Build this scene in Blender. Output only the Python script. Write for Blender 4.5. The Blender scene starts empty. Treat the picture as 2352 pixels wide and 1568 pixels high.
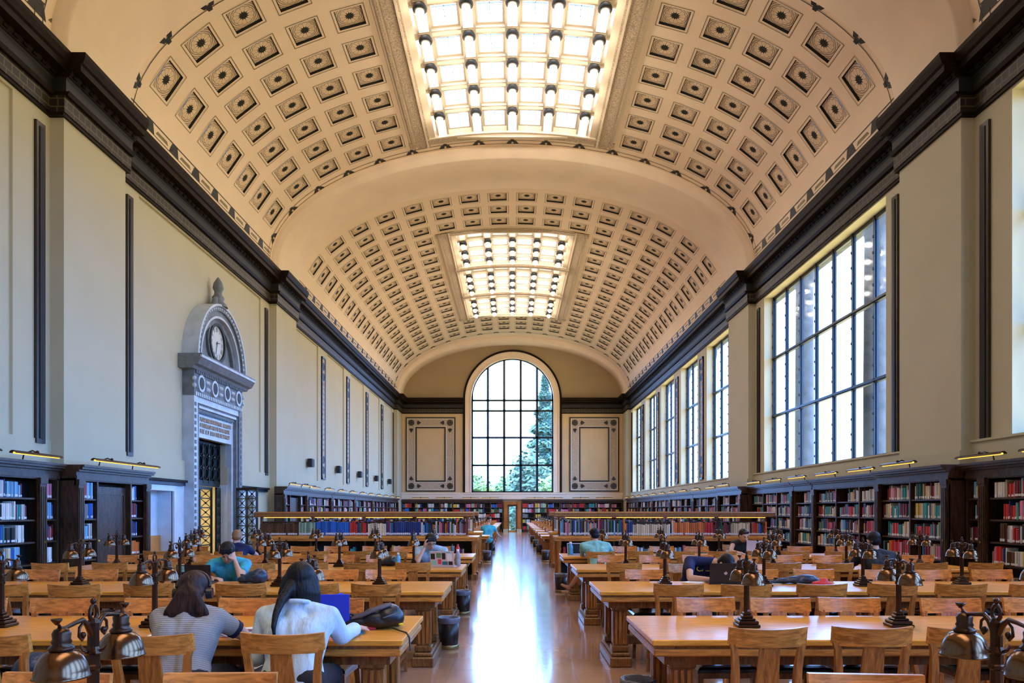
import bpy, math, random
from mathutils import Vector, Matrix
R = math.radians
PI = math.pi
rnd = random.Random(7)
scn = bpy.context.scene
COL = scn.collection

# ------------------------------------------------------------ camera, world, exposure
F_PX = 1700.0
cam_d = bpy.data.cameras.new('camera')
cam_d.sensor_width = 36.0
cam_d.lens = 36.0 * F_PX / 2352.0
cam_d.shift_y = 388.0 / 2352.0
cam_d.shift_x = -1.0 / 2352.0
cam_d.clip_end = 400
cam = bpy.data.objects.new('camera', cam_d)
COL.objects.link(cam)
cam.location = (0, 0, 1.55)
cam.rotation_euler = (R(90), 0, 0)
scn.camera = cam
vs = scn.view_settings
vs.view_transform = 'Standard'
vs.look = 'None'
vs.gamma = 1.0
vs.use_curve_mapping = False
vs.exposure = 0.45
cy = scn.cycles
cy.max_bounces = 7
cy.diffuse_bounces = 5
cy.glossy_bounces = 3
cy.transmission_bounces = 4
cy.transparent_max_bounces = 12
cy.caustics_reflective = False
cy.caustics_refractive = False
cy.use_adaptive_sampling = True
cy.adaptive_threshold = 0.03
cy.use_denoising = True
cy.sample_clamp_indirect = 8.0

w = bpy.data.worlds.new('sky')
scn.world = w
w.use_nodes = True
nt = w.node_tree
bg = nt.nodes['Background']
bg.inputs['Strength'].default_value = 11.0
tc = nt.nodes.new('ShaderNodeTexCoord')
sep = nt.nodes.new('ShaderNodeSeparateXYZ')
cr = nt.nodes.new('ShaderNodeValToRGB')
nt.links.new(tc.outputs['Generated'], sep.inputs[0])
mr_ = nt.nodes.new('ShaderNodeMapRange')
mr_.inputs[1].default_value = -1.0; mr_.inputs[2].default_value = 1.0
nt.links.new(sep.outputs['Z'], mr_.inputs[0])
nt.links.new(mr_.outputs[0], cr.inputs[0])
nt.links.new(cr.outputs[0], bg.inputs['Color'])
# below the horizon: sunlit warm ground and terrace, brightened to warm the vault; above: blue sky, warmed overhead to tint the light through the skylights
e = cr.color_ramp.elements
e[0].position = 0.0; e[0].color = (0.46, 0.37, 0.19, 1)
e[1].position = 1.0; e[1].color = (0.80, 0.62, 0.42, 1)
for p_, c_ in ((0.485, (0.46, 0.37, 0.19, 1)), (0.51, (0.30, 0.66, 1.50, 1)), (0.78, (0.28, 0.60, 1.30, 1)), (0.94, (0.80, 0.62, 0.42, 1))):
    m_ = cr.color_ramp.elements.new(p_); m_.color = c_

RX0, RX1 = -13.2, 53.6           # room ends along y
WX = 8.25                        # wall plane
PX = 8.0                         # pilaster plane
YC = 20.2                        # centre of the room

def portal(loc, rot, sx, sy):
    d = bpy.data.lights.new('daylight_portal', 'AREA')
    d.shape = 'RECTANGLE'; d.size = sx; d.size_y = sy
    d.cycles.is_portal = True
    o = bpy.data.objects.new('daylight_portal', d)
    o.location = loc; o.rotation_euler = rot
    COL.objects.link(o)

WINS = [29.8 + 4.82 * k for k in range(5)]           # far bay windows (right wall)
BWINS = [2 * YC - c for c in WINS]                   # near bay, mirrored
WIN_HW = 1.62
SILL, HEAD = 2.8, 8.5
for c in WINS + BWINS:
    portal((8.75, c, 5.65), (0, R(90), 0), 5.7, 3.3)
portal((8.75, 20.3, 5.65), (0, R(90), 0), 5.7, 7.95)
portal((0, RX1 + 0.5, 7.6), (R(-90), 0, 0), 6.0, 9.8)
portal((0, YC, 14.75), (0, 0, 0), 5.2, 6.6)
portal((0, 39.3, 14.75), (0, 0, 0), 5.2, 13.6)
portal((0, 1.1, 14.75), (0, 0, 0), 5.2, 13.6)

# ------------------------------------------------------------ materials
def new_mat(name):
    m = bpy.data.materials.new(name)
    m.use_nodes = True
    return m, m.node_tree.nodes, m.node_tree.links, m.node_tree.nodes['Principled BSDF']

def plain(name, col, rough=0.6, metal=0.0, var=0.0, vscale=8.0, bump=0.0, coat=0.0, stretch=None, emit=None, spec=0.5, bd=0.01):
    m, N, L, b = new_mat(name)
    b.inputs['Base Color'].default_value = (*col, 1)
    b.inputs['Roughness'].default_value = rough
    b.inputs['Metallic'].default_value = metal
    b.inputs['Specular IOR Level'].default_value = spec
    if coat:
        b.inputs['Coat Weight'].default_value = coat
        b.inputs['Coat Roughness'].default_value = 0.12
    if emit:
        b.inputs['Emission Color'].default_value = (*emit[0], 1)
        b.inputs['Emission Strength'].default_value = emit[1]
    if var or bump:
        t = N.new('ShaderNodeTexCoord'); mp = N.new('ShaderNodeMapping'); n = N.new('ShaderNodeTexNoise')
        L.new(t.outputs['Object'], mp.inputs[0]); L.new(mp.outputs[0], n.inputs['Vector'])
        if stretch: mp.inputs['Scale'].default_value = stretch
        n.inputs['Scale'].default_value = vscale; n.inputs['Detail'].default_value = 4
        if var:
            r = N.new('ShaderNodeValToRGB')
            r.color_ramp.elements[0].position = 0.3; r.color_ramp.elements[1].position = 0.7
            r.color_ramp.elements[0].color = (*[c * (1 - var) for c in col], 1)
            r.color_ramp.elements[1].color = (*[min(1, c * (1 + var)) for c in col], 1)
            L.new(n.outputs[0], r.inputs[0]); L.new(r.outputs[0], b.inputs['Base Color'])
        if bump:
            bp = N.new('ShaderNodeBump'); bp.inputs['Strength'].default_value = bump; bp.inputs['Distance'].default_value = bd
            L.new(n.outputs[0], bp.inputs['Height']); L.new(bp.outputs[0], b.inputs['Normal'])
    return m

def wood(name, c0, c1, stretch, rough=0.34, coat=0.2):
    m, N, L, b = new_mat(name)
    t = N.new('ShaderNodeTexCoord'); mp = N.new('ShaderNodeMapping'); n = N.new('ShaderNodeTexNoise'); n2 = N.new('ShaderNodeTexNoise')
    oi = N.new('ShaderNodeObjectInfo'); va = N.new('ShaderNodeVectorMath'); va.operation = 'ADD'
    sc = N.new('ShaderNodeVectorMath'); sc.operation = 'SCALE'; sc.inputs['Scale'].default_value = 9.0
    L.new(oi.outputs['Location'], sc.inputs[0])
    L.new(t.outputs['Object'], va.inputs[0]); L.new(sc.outputs[0], va.inputs[1])
    L.new(va.outputs[0], mp.inputs[0]); mp.inputs['Scale'].default_value = stretch
    L.new(mp.outputs[0], n.inputs['Vector']); n.inputs['Scale'].default_value = 6; n.inputs['Detail'].default_value = 6; n.inputs['Distortion'].default_value = 0.6
    L.new(va.outputs[0], n2.inputs['Vector']); n2.inputs['Scale'].default_value = 1.3; n2.inputs['Detail'].default_value = 2
    mx = N.new('ShaderNodeMath'); mx.operation = 'MULTIPLY_ADD'; mx.inputs[1].default_value = 0.35
    L.new(n2.outputs[0], mx.inputs[0]); L.new(n.outputs[0], mx.inputs[2])
    r = N.new('ShaderNodeValToRGB')
    r.color_ramp.elements[0].position = 0.48; r.color_ramp.elements[1].position = 0.86
    r.color_ramp.elements[0].color = (*c0, 1); r.color_ramp.elements[1].color = (*c1, 1)
    L.new(mx.outputs[0], r.inputs[0]); L.new(r.outputs[0], b.inputs['Base Color'])
    b.inputs['Roughness'].default_value = rough
    b.inputs['Coat Weight'].default_value = coat; b.inputs['Coat Roughness'].default_value = 0.15
    if coat == 0: b.inputs['Specular IOR Level'].default_value = 0.12
    bp = N.new('ShaderNodeBump'); bp.inputs['Strength'].default_value = 0.12; bp.inputs['Distance'].default_value = 0.004
    L.new(n.outputs[0], bp.inputs['Height']); L.new(bp.outputs[0], b.inputs['Normal'])
    return m

OAK0, OAK1 = (0.34, 0.120, 0.018), (0.80, 0.325, 0.065)
M = {}
M['oak_x'] = wood('oak_grain_across', OAK0, OAK1, (1, 9, 9))
M['oak_z'] = wood('oak_grain_upright', (0.24, 0.075, 0.012), (0.60, 0.22, 0.04), (9, 9, 1))
M['oak_top'] = wood('oak_tabletop', (0.62, 0.24, 0.028), (0.95, 0.42, 0.06), (0.7, 7, 7), rough=0.30, coat=0.15)
M['oak_dark'] = wood('oak_leg', (0.12, 0.045, 0.012), (0.34, 0.14, 0.035), (9, 9, 1))
M['walnut'] = wood('dark_walnut', (0.014, 0.006, 0.003), (0.095, 0.043, 0.018), (9, 3, 1), rough=0.42, coat=0.08)
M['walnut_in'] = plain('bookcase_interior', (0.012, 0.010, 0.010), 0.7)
M['cornice'] = wood('bronze_brown_cornice', (0.005, 0.0025, 0.001), (0.022, 0.011, 0.005), (6, 1, 6), rough=0.55, coat=0.0)
M['strip'] = plain('dark_bronze_strip', (0.03, 0.020, 0.013), 0.4, var=0.3)
M['plaster'] = plain('warm_plaster', (0.89, 0.73, 0.56), 0.85, var=0.04, vscale=1.2, bump=0.05)
M['wallp'] = plain('wall_plaster', (0.55, 0.51, 0.35), 0.85, var=0.03, vscale=1.0, bump=0.04)
M['endpanel'] = plain('light_tan_panel', (0.66, 0.48, 0.26), 0.85, var=0.04, vscale=1.0)
M['endwall'] = plain('tan_end_wall', (0.40, 0.30, 0.165), 0.85, var=0.04, vscale=1.0)  # whole end wall, a darker tan than the areas beside its window
M['vault'] = plain('vault_plaster', (0.90, 0.72, 0.54), 0.85, var=0.04, vscale=0.7)
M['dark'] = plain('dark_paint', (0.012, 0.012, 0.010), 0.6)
M['olive'] = plain('olive_gilt', (0.20, 0.16, 0.06), 0.5, var=0.3, vscale=14)
M['frame_pl'] = plain('ornament_plaster', (0.50, 0.39, 0.28), 0.8, var=0.45, vscale=26, bump=0.8)
M['skybeam'] = plain('skylight_beam_plaster', (0.78, 0.68, 0.52), 0.7)
M['iron'] = plain('blue_black_window_iron', (0.010, 0.020, 0.034), 0.35, metal=0.2)
M['stone_ext'] = plain('grey_exterior_granite', (0.055, 0.07, 0.085), 0.8, var=0.3, vscale=3)
M['portal'] = plain('grey_carved_stone', (0.17, 0.19, 0.20), 0.6, var=0.25, vscale=6, bump=0.4)
M['portal_l'] = plain('pale_blue_grey_marble', (0.50, 0.58, 0.64), 0.45, var=0.15, vscale=3)
M['marble'] = plain('white_veined_marble', (0.62, 0.72, 0.80), 0.35, var=0.12, vscale=2.5)
M['bronze_dk'] = plain('dark_green_bronze', (0.015, 0.022, 0.020), 0.4, metal=0.5)
M['white'] = plain('white_paper', (0.82, 0.84, 0.86), 0.6)
M['black'] = plain('black_plastic', (0.008, 0.008, 0.012), 0.35)
M['leather'] = plain('blue_black_leather_seat', (0.006, 0.010, 0.022), 0.28, coat=0.4)
M['bronze'] = plain('brown_bronze_metal', (0.060, 0.030, 0.018), 0.30, metal=0.85)
M['shade'] = plain('polished_bronze_shade', (0.17, 0.095, 0.055), 0.22, metal=1.0)
M['shade_in'] = plain('white_shade_inside', (0.7, 0.65, 0.5), 0.5)
M['brass'] = plain('brass', (0.75, 0.50, 0.12), 0.25, metal=1.0)
M['tube'] = plain('lit_warm_lamp_tube', (0.9, 0.7, 0.2), 0.5, emit=((1.0, 0.58, 0.08), 1.1))
M['globe'] = plain('lit_white_globe_glass', (0.95, 0.92, 0.85), 0.3, emit=((1.0, 0.84, 0.66), 34.0))
M['skin'] = plain('skin', (0.62, 0.36, 0.26), 0.55)
M['hair'] = plain('black_hair', (0.007, 0.006, 0.009), 0.5, var=0.5, vscale=60, stretch=(1, 1, 0.12), bump=0.8, spec=0.25)
M['hair_br'] = plain('brown_hair', (0.034, 0.014, 0.011), 0.5, var=0.7, vscale=60, stretch=(1, 1, 0.12), bump=0.9, spec=0.25)
M['hair_bl'] = plain('light_brown_hair', (0.30, 0.15, 0.06), 0.5, var=0.4, vscale=50)
M['leaf'] = plain('teal_green_foliage', (0.07, 0.17, 0.13), 0.7, var=0.5, vscale=0.8)
M['leaf2'] = plain('light_green_foliage', (0.12, 0.26, 0.10), 0.7, var=0.4, vscale=0.8)
M['lawn'] = plain('grass_lawn', (0.06, 0.10, 0.035), 0.9, var=0.3, vscale=0.5)
M['bark'] = plain('bark', (0.06, 0.04, 0.03), 0.9)

def cloth_cover(name, col):
    m, N, L, b = new_mat(name)
    oi = N.new('ShaderNodeObjectInfo'); ge = N.new('ShaderNodeNewGeometry'); ad = N.new('ShaderNodeMath'); fr = N.new('ShaderNodeMath'); fr.operation = 'FRACT'
    L.new(oi.outputs['Random'], ad.inputs[0]); L.new(ge.outputs['Random Per Island'], ad.inputs[1]); L.new(ad.outputs[0], fr.inputs[0])
    mr = N.new('ShaderNodeMapRange'); mr.inputs[3].default_value = 0.45; mr.inputs[4].default_value = 1.25; L.new(fr.outputs[0], mr.inputs[0])
    hs = N.new('ShaderNodeHueSaturation'); hs.inputs['Color'].default_value = (*col, 1); L.new(mr.outputs[0], hs.inputs['Value'])
    L.new(hs.outputs[0], b.inputs['Base Color']); b.inputs['Roughness'].default_value = 0.5
    return m

# glass: mostly clear
def glass(name, tint, mixf):
    m, N, L, b = new_mat(name)
    N.remove(b)
    out = N['Material Output']
    tr = N.new('ShaderNodeBsdfTransparent'); tr.inputs[0].default_value = (*tint, 1)
    gl = N.new('ShaderNodeBsdfGlossy'); gl.inputs['Roughness'].default_value = 0.05
    mx = N.new('ShaderNodeMixShader'); mx.inputs[0].default_value = mixf
    L.new(tr.outputs[0], mx.inputs[1]); L.new(gl.outputs[0], mx.inputs[2]); L.new(mx.outputs[0], out.inputs[0])
    return m
M['glass'] = glass('clear_window_glass', (0.93, 0.97, 0.99), 0.06)
M['skyglass'] = glass('skylight_glass', (1.0, 0.97, 0.90), 0.05)

# floor: polished brown composition tiles
def floor_mat():
    m, N, L, b = new_mat('polished_terracotta_floor')
    t = N.new('ShaderNodeTexCoord'); n = N.new('ShaderNodeTexNoise'); n.inputs['Scale'].default_value = 1.6; n.inputs['Detail'].default_value = 5
    br = N.new('ShaderNodeTexBrick'); br.inputs['Scale'].default_value = 1.0
    br.inputs['Brick Width'].default_value = 0.6; br.inputs['Row Height'].default_value = 0.6
    br.inputs['Mortar Size'].default_value = 0.004; br.offset = 0.0
    br.inputs['Color1'].default_value = (0.46, 0.27, 0.18, 1); br.inputs['Color2'].default_value = (0.52, 0.32, 0.22, 1)
    br.inputs['Mortar'].default_value = (0.42, 0.25, 0.17, 1)
    L.new(t.outputs['Object'], br.inputs['Vector']); L.new(t.outputs['Object'], n.inputs['Vector'])
    mx = N.new('ShaderNodeMix'); mx.data_type = 'RGBA'; mx.blend_type = 'MULTIPLY'
    mx.inputs[0].default_value = 0.6
    r = N.new('ShaderNodeValToRGB'); r.color_ramp.elements[0].position = 0.3; r.color_ramp.elements[1].position = 0.75
    r.color_ramp.elements[0].color = (0.7, 0.68, 0.66, 1)
    L.new(n.outputs[0], r.inputs[0]); L.new(br.outputs[0], mx.inputs[6]); L.new(r.outputs[0], mx.inputs[7])
    L.new(mx.outputs[2], b.inputs['Base Color'])
    n3 = N.new('ShaderNodeTexNoise'); n3.inputs['Scale'].default_value = 5
    L.new(t.outputs['Object'], n3.inputs['Vector'])
    mr = N.new('ShaderNodeMapRange'); mr.inputs[3].default_value = 0.10; mr.inputs[4].default_value = 0.24
    L.new(n3.outputs[0], mr.inputs[0]); L.new(mr.outputs[0], b.inputs['Roughness'])
    bp = N.new('ShaderNodeBump'); bp.inputs['Strength'].default_value = 0.06; bp.inputs['Distance'].default_value = 0.02
    L.new(n3.outputs[0], bp.inputs['Height']); L.new(bp.outputs[0], b.inputs['Normal'])
    b.inputs['Coat Weight'].default_value = 0.6; b.inputs['Coat Roughness'].default_value = 0.08
    return m
M['floor'] = floor_mat()

# stencilled flower panel of the coffers (painted ornament), in UV space
def coffer_mat():
    m, N, L, b = new_mat('stencilled_coffer_panel')
    def mt(op, a, c=None, clamp=False):
        n = N.new('ShaderNodeMath'); n.operation = op; n.use_clamp = clamp
        for i, x in enumerate((a, c)):
            if x is None: continue
            if isinstance(x, (int, float)): n.inputs[i].default_value = x
            else: L.new(x, n.inputs[i])
        return n.outputs[0]
    uv = N.new('ShaderNodeUVMap'); s = N.new('ShaderNodeSeparateXYZ'); L.new(uv.outputs[0], s.inputs[0])
    x = mt('SUBTRACT', s.outputs[0], 0.5); y = mt('SUBTRACT', s.outputs[1], 0.5)
    r = mt('SQRT', mt('ADD', mt('MULTIPLY', x, x), mt('MULTIPLY', y, y)))
    a = mt('ARCTAN2', y, x)
    star = mt('LESS_THAN', r, mt('ADD', 0.165, mt('MULTIPLY', mt('COSINE', mt('MULTIPLY', a, 12.0)), 0.03)))
    spoke = mt('LESS_THAN', mt('MULTIPLY', mt('ABSOLUTE', mt('SINE', mt('MULTIPLY', a, 6.0))), r), 0.022)
    spoke = mt('MULTIPLY', spoke, mt('LESS_THAN', r, 0.37))
    petal = mt('LESS_THAN', mt('ABSOLUTE', mt('SUBTRACT', r, mt('ADD', 0.365, mt('MULTIPLY', mt('ABSOLUTE', mt('SINE', mt('MULTIPLY', a, 6.0))), 0.035)))), 0.008)
    ring = mt('LESS_THAN', mt('ABSOLUTE', mt('SUBTRACT', r, 0.455)), 0.009)
    ax = mt('MAXIMUM', mt('ABSOLUTE', x), mt('ABSOLUTE', y))
    leafc = mt('MULTIPLY', mt('GREATER_THAN', r, 0.50), mt('LESS_THAN', mt('SINE', mt('MULTIPLY', r, 90.0)), -0.1))
    mask = mt('MAXIMUM', mt('MAXIMUM', star, spoke), mt('MAXIMUM', mt('MAXIMUM', petal, ring), mt('MULTIPLY', leafc, 0.6)), )
    edge = mt('GREATER_THAN', ax, 0.485)
    mask = mt('MAXIMUM', mask, edge)
    mx = N.new('ShaderNodeMix'); mx.data_type = 'RGBA'
    mx.inputs[6].default_value = (0.80, 0.62, 0.43, 1); mx.inputs[7].default_value = (0.012, 0.012, 0.008, 1)
    L.new(mask, mx.inputs[0]); L.new(mx.outputs[2], b.inputs['Base Color'])
    b.inputs['Roughness'].default_value = 0.8
    return m
M['coffer'] = coffer_mat()

def brick_band():
    m, N, L, b = new_mat('fret_pattern_band')
    t = N.new('ShaderNodeTexCoord'); s = N.new('ShaderNodeSeparateXYZ'); c = N.new('ShaderNodeCombineXYZ')
    ad = N.new('ShaderNodeMath'); ad.operation = 'ADD'
    L.new(t.outputs['Object'], s.inputs[0]); L.new(s.outputs[0], ad.inputs[0]); L.new(s.outputs[1], ad.inputs[1])
    L.new(ad.outputs[0], c.inputs[0]); L.new(s.outputs[2], c.inputs[1])
    br = N.new('ShaderNodeTexBrick'); L.new(c.outputs[0], br.inputs['Vector'])
    br.inputs['Scale'].default_value = 1.0; br.inputs['Brick Width'].default_value = 0.42; br.inputs['Row Height'].default_value = 0.145
    br.inputs['Mortar Size'].default_value = 0.012; br.offset = 0.25; br.squash = 0.45; br.squash_frequency = 2
    br.inputs['Color1'].default_value = (0.012, 0.008, 0.005, 1); br.inputs['Color2'].default_value = (0.02, 0.013, 0.006, 1)
    br.inputs['Mortar'].default_value = (0.10, 0.085, 0.035, 1)
    L.new(br.outputs[0], b.inputs['Base Color']); b.inputs['Roughness'].default_value = 0.55
    return m
M['fret'] = brick_band()

def stripes(name, c0, c1, scale, axis=2):
    m, N, L, b = new_mat(name)
    t = N.new('ShaderNodeTexCoord'); s = N.new('ShaderNodeSeparateXYZ'); L.new(t.outputs['Object'], s.inputs[0])
    mu = N.new('ShaderNodeMath'); mu.operation = 'MULTIPLY'; mu.inputs[1].default_value = scale; L.new(s.outputs[axis], mu.inputs[0])
    fr = N.new('ShaderNodeMath'); fr.operation = 'FRACT'; L.new(mu.outputs[0], fr.inputs[0])
    gt = N.new('ShaderNodeMath'); gt.operation = 'GREATER_THAN'; gt.inputs[1].default_value = 0.72; L.new(fr.outputs[0], gt.inputs[0])
    mx = N.new('ShaderNodeMix'); mx.data_type = 'RGBA'
    mx.inputs[6].default_value = (*c0, 1); mx.inputs[7].default_value = (*c1, 1)
    L.new(gt.outputs[0], mx.inputs[0]); L.new(mx.outputs[2], b.inputs['Base Color'])
    n = N.new('ShaderNodeTexNoise'); n.inputs['Scale'].default_value = 14; L.new(t.outputs['Object'], n.inputs['Vector'])
    bp = N.new('ShaderNodeBump'); bp.inputs['Strength'].default_value = 0.5; bp.inputs['Distance'].default_value = 0.02
    L.new(n.outputs[0], bp.inputs['Height']); L.new(bp.outputs[0], b.inputs['Normal'])
    b.inputs['Roughness'].default_value = 0.9
    return m
M['grey_stripe'] = stripes('grey_striped_jersey', (0.34, 0.34, 0.35), (0.17, 0.17, 0.18), 105)
M['navy_trim'] = plain('navy_cuff', (0.012, 0.012, 0.05), 0.8)
M['denim'] = plain('pale_blue_denim', (0.50, 0.66, 0.80), 0.85, var=0.10, vscale=5, bump=1.0, bd=0.035, stretch=(2.2, 1, 0.9))
M['teal'] = plain('turquoise_shirt', (0.05, 0.42, 0.58), 0.85, var=0.1, vscale=9, bump=1.0, bd=0.03)
M['mint'] = plain('mint_shirt', (0.25, 0.55, 0.50), 0.85, var=0.1, vscale=9, bump=1.0, bd=0.03)
M['paleblue'] = plain('pale_blue_shirt', (0.36, 0.52, 0.68), 0.85, var=0.1, vscale=9, bump=1.0, bd=0.03)
M['navy'] = plain('navy_shirt', (0.008, 0.014, 0.075), 0.85, var=0.2, vscale=9, bump=0.5)
M['blackcloth'] = plain('black_cloth', (0.010, 0.012, 0.018), 0.75, bump=0.6, vscale=12)
M['jeans'] = plain('dark_trousers', (0.012, 0.012, 0.018), 0.8)
M['shoe'] = plain('dark_shoe', (0.02, 0.018, 0.018), 0.5)
M['bag'] = plain('black_backpack_nylon', (0.008, 0.010, 0.016), 0.40, bump=0.9, vscale=10)
M['bag_grey'] = plain('grey_strap', (0.10, 0.10, 0.13), 0.5)
M['bag_blue'] = plain('blue_black_nylon', (0.010, 0.030, 0.075), 0.38, var=0.5, vscale=20, bump=0.9)
M['blue'] = plain('bright_blue_cover', (0.015, 0.045, 0.62), 0.4)
M['pinkred'] = plain('coral_red_paper', (0.72, 0.06, 0.10), 0.5)
M['yellow'] = plain('yellow', (0.80, 0.68, 0.02), 0.5)
M['red'] = plain('red', (0.62, 0.03, 0.03), 0.5)
M['petrol'] = plain('petrol_blue_case', (0.03, 0.16, 0.24), 0.5)
M['bottle'] = plain('light_blue_bottle_plastic', (0.10, 0.38, 0.60), 0.15)
M['silver'] = plain('pale_lilac_aluminium', (0.66, 0.62, 0.74), 0.35, metal=0.3)
M['binbag'] = plain('grey_bin_liner', (0.16, 0.17, 0.22), 0.35, bump=0.9, vscale=16)
M['binbody'] = plain('brown_black_bin_metal', (0.022, 0.014, 0.014), 0.35, metal=0.3)
M['bink'] = plain('brass_bin_ring', (0.30, 0.24, 0.10), 0.35, metal=0.8)

# ------------------------------------------------------------ mesh builder
class MB:
    def __init__(s):
        s.v = []; s.f = []; s.m = []; s.sm = []; s.uv = {}
        s.mats = []
        s.X = None
    def mi(s, k):
        if k not in s.mats: s.mats.append(k)
        return s.mats.index(k)
    def add(s, vs_, fs_, mk, smooth=False, uvs=None):
        o = len(s.v)
        if s.X is not None: vs_ = [tuple(s.X @ Vector(p)) for p in vs_]
        s.v.extend([tuple(p) for p in vs_])
        i = s.mi(mk)
        for j, f in enumerate(fs_):
            if uvs: s.uv[len(s.f)] = uvs[j]
            s.f.append([o + a for a in f]); s.m.append(i); s.sm.append(smooth)
    def box(s, x0, x1, y0, y1, z0, z1, mk):
        s.add([(x0, y0, z0), (x1, y0, z0), (x1, y1, z0), (x0, y1, z0), (x0, y0, z1), (x1, y0, z1), (x1, y1, z1), (x0, y1, z1)],
              [(0, 3, 2, 1), (4, 5, 6, 7), (0, 1, 5, 4), (1, 2, 6, 5), (2, 3, 7, 6), (3, 0, 4, 7)], mk)
    def cbox(s, x0, x1, y0, y1, z0, z1, mk, c=0.006):
        P = []; 
        for X, sx in ((x0, 1), (x1, -1)):
            for Y, sy in ((y0, 1), (y1, -1)):
                for Z, sz in ((z0, 1), (z1, -1)):
                    P += [(X, Y + sy * c, Z + sz * c), (X + sx * c, Y, Z + sz * c), (X + sx * c, Y + sy * c, Z)]
        def k(a, b_, d): return ((a * 2 + b_) * 2 + d) * 3
        F = []
        for a in (0, 1):
            F.append([k(a, 0, 0), k(a, 0, 1), k(a, 1, 1), k(a, 1, 0)][::(1 if a == 0 else -1)])
        for b_ in (0, 1):
            F.append([k(0, b_, 0) + 1, k(1, b_, 0) + 1, k(1, b_, 1) + 1, k(0, b_, 1) + 1][::(1 if b_ == 0 else -1)])
        for d in (0, 1):
            F.append([k(0, 0, d) + 2, k(0, 1, d) + 2, k(1, 1, d) + 2, k(1, 0, d) + 2][::(1 if d == 0 else -1)])
        for b_ in (0, 1):
            for d in (0, 1): F.append([k(0, b_, d) + 1, k(1, b_, d) + 1, k(1, b_, d) + 2, k(0, b_, d) + 2])
        for a in (0, 1):
            for d in (0, 1): F.append([k(a, 0, d), k(a, 1, d), k(a, 1, d) + 2, k(a, 0, d) + 2])
        for a in (0, 1):
            for b_ in (0, 1): F.append([k(a, b_, 0), k(a, b_, 1), k(a, b_, 1) + 1, k(a, b_, 0) + 1])
        for a in (0, 1):
            for b_ in (0, 1):
                for d in (0, 1): q = k(a, b_, d); F.append([q, q + 1, q + 2])
        s.add(P, F, mk)
    def loft(s, rings, mk, smooth=True, closed=True, cap=True):
        n = len(rings[0]); V = [p for r in rings for p in r]; F = []
        m = n if closed else n - 1
        for i in range(len(rings) - 1):
            for j in range(m):
                a = i * n + j; b_ = i * n + (j + 1) % n
                F.append((a, b_, b_ + n, a + n))
        s.add(V, F, mk, smooth)
        if cap and closed:
            s.add(rings[0], [tuple(range(n))[::-1]], mk); s.add(rings[-1], [tuple(range(n))], mk)
    def lathe(s, prof, c, mk, seg=16, smooth=True, cap=True):
        rings = [[(c[0] + r * math.cos(2 * PI * j / seg), c[1] + r * math.sin(2 * PI * j / seg), c[2] + z) for j in range(seg)] for r, z in prof]
        s.loft(rings, mk, smooth, True, cap)
    def tube(s, pts, rads, mk, seg=8, smooth=True, cap=True):
        if isinstance(rads, (int, float)): rads = [rads] * len(pts)
        P = [Vector(p) for p in pts]; rings = []
        up = None
        for i, p in enumerate(P):
            d = (P[min(i + 1, len(P) - 1)] - P[max(i - 1, 0)]).normalized()
            if up is None: up = Vector((0, 0, 1)) if abs(d.z) < 0.9 else Vector((1, 0, 0))
            a = d.cross(up)
            if a.length < 1e-5: a = d.orthogonal()
            a.normalize(); b_ = a.cross(d).normalized(); up = b_
            rings.append([tuple(p + (a * math.cos(2 * PI * j / seg) + b_ * math.sin(2 * PI * j / seg)) * rads[i]) for j in range(seg)])
        s.loft(rings, mk, smooth, True, cap)
    def sweep(s, pts, w_, d_, mk, xdir=(1, 0, 0)):
        # rectangle swept along pts; w along xdir, d across
        X = Vector(xdir); P = [Vector(p) for p in pts]; rings = []
        W = w_ if isinstance(w_, (list, tuple)) else [w_] * len(P)
        D = d_ if isinstance(d_, (list, tuple)) else [d_] * len(P)
        for i, p in enumerate(P):
            t = (P[min(i + 1, len(P) - 1)] - P[max(i - 1, 0)]).normalized()
            nrm = t.cross(X).normalized()
            a = X * W[i] / 2; b_ = nrm * D[i] / 2
            rings.append([tuple(p - a - b_), tuple(p + a - b_), tuple(p + a + b_), tuple(p - a + b_)])
        s.loft(rings, mk, False)
    def ball(s, c, r, mk, seg=12, n=8, sc=(1, 1, 1)):
        rings = []
        for i in range(n + 1):
            t = -PI / 2 + PI * i / n; t = max(-PI / 2 + 0.05, min(PI / 2 - 0.05, t))
            rings.append([(c[0] + sc[0] * r * math.cos(t) * math.cos(2 * PI * j / seg), c[1] + sc[1] * r * math.cos(t) * math.sin(2 * PI * j / seg), c[2] + sc[2] * r * math.sin(t)) for j in range(seg)])
        s.loft(rings, mk, True)
    def prism_y(s, prof, y0, y1, mk, flip=1):
        # prof: list of (x, z) ; extruded along y
        n = len(prof)
        V = [(x, y0, z) for x, z in prof] + [(x, y1, z) for x, z in prof]
        F = [(i, (i + 1) % n, (i + 1) % n + n, i + n) for i in range(n)] + [tuple(range(n))[::-1], tuple(range(n, 2 * n))]
        s.add(V, F, mk)
    def prism_x(s, prof, x0, x1, mk):
        n = len(prof)
        V = [(x0, y, z) for y, z in prof] + [(x1, y, z) for y, z in prof]
        F = [(i, (i + 1) % n, (i + 1) % n + n, i + n) for i in range(n)] + [tuple(range(n))[::-1], tuple(range(n, 2 * n))]
        s.add(V, F, mk)
    def mesh(s, name):
        me = bpy.data.meshes.new(name)
        me.from_pydata(s.v, [], s.f)
        for k in s.mats: me.materials.append(M[k] if isinstance(k, str) else k)
        me.polygons.foreach_set('material_index', s.m)
        me.polygons.foreach_set('use_smooth', s.sm)
        if s.uv:
            uvl = me.uv_layers.new(name='UVMap')
            for fi, uvs in s.uv.items():
                p = me.polygons[fi]
                for k, li in enumerate(p.loop_indices): uvl.data[li].uv = uvs[k]
        me.update()
        return me
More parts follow.
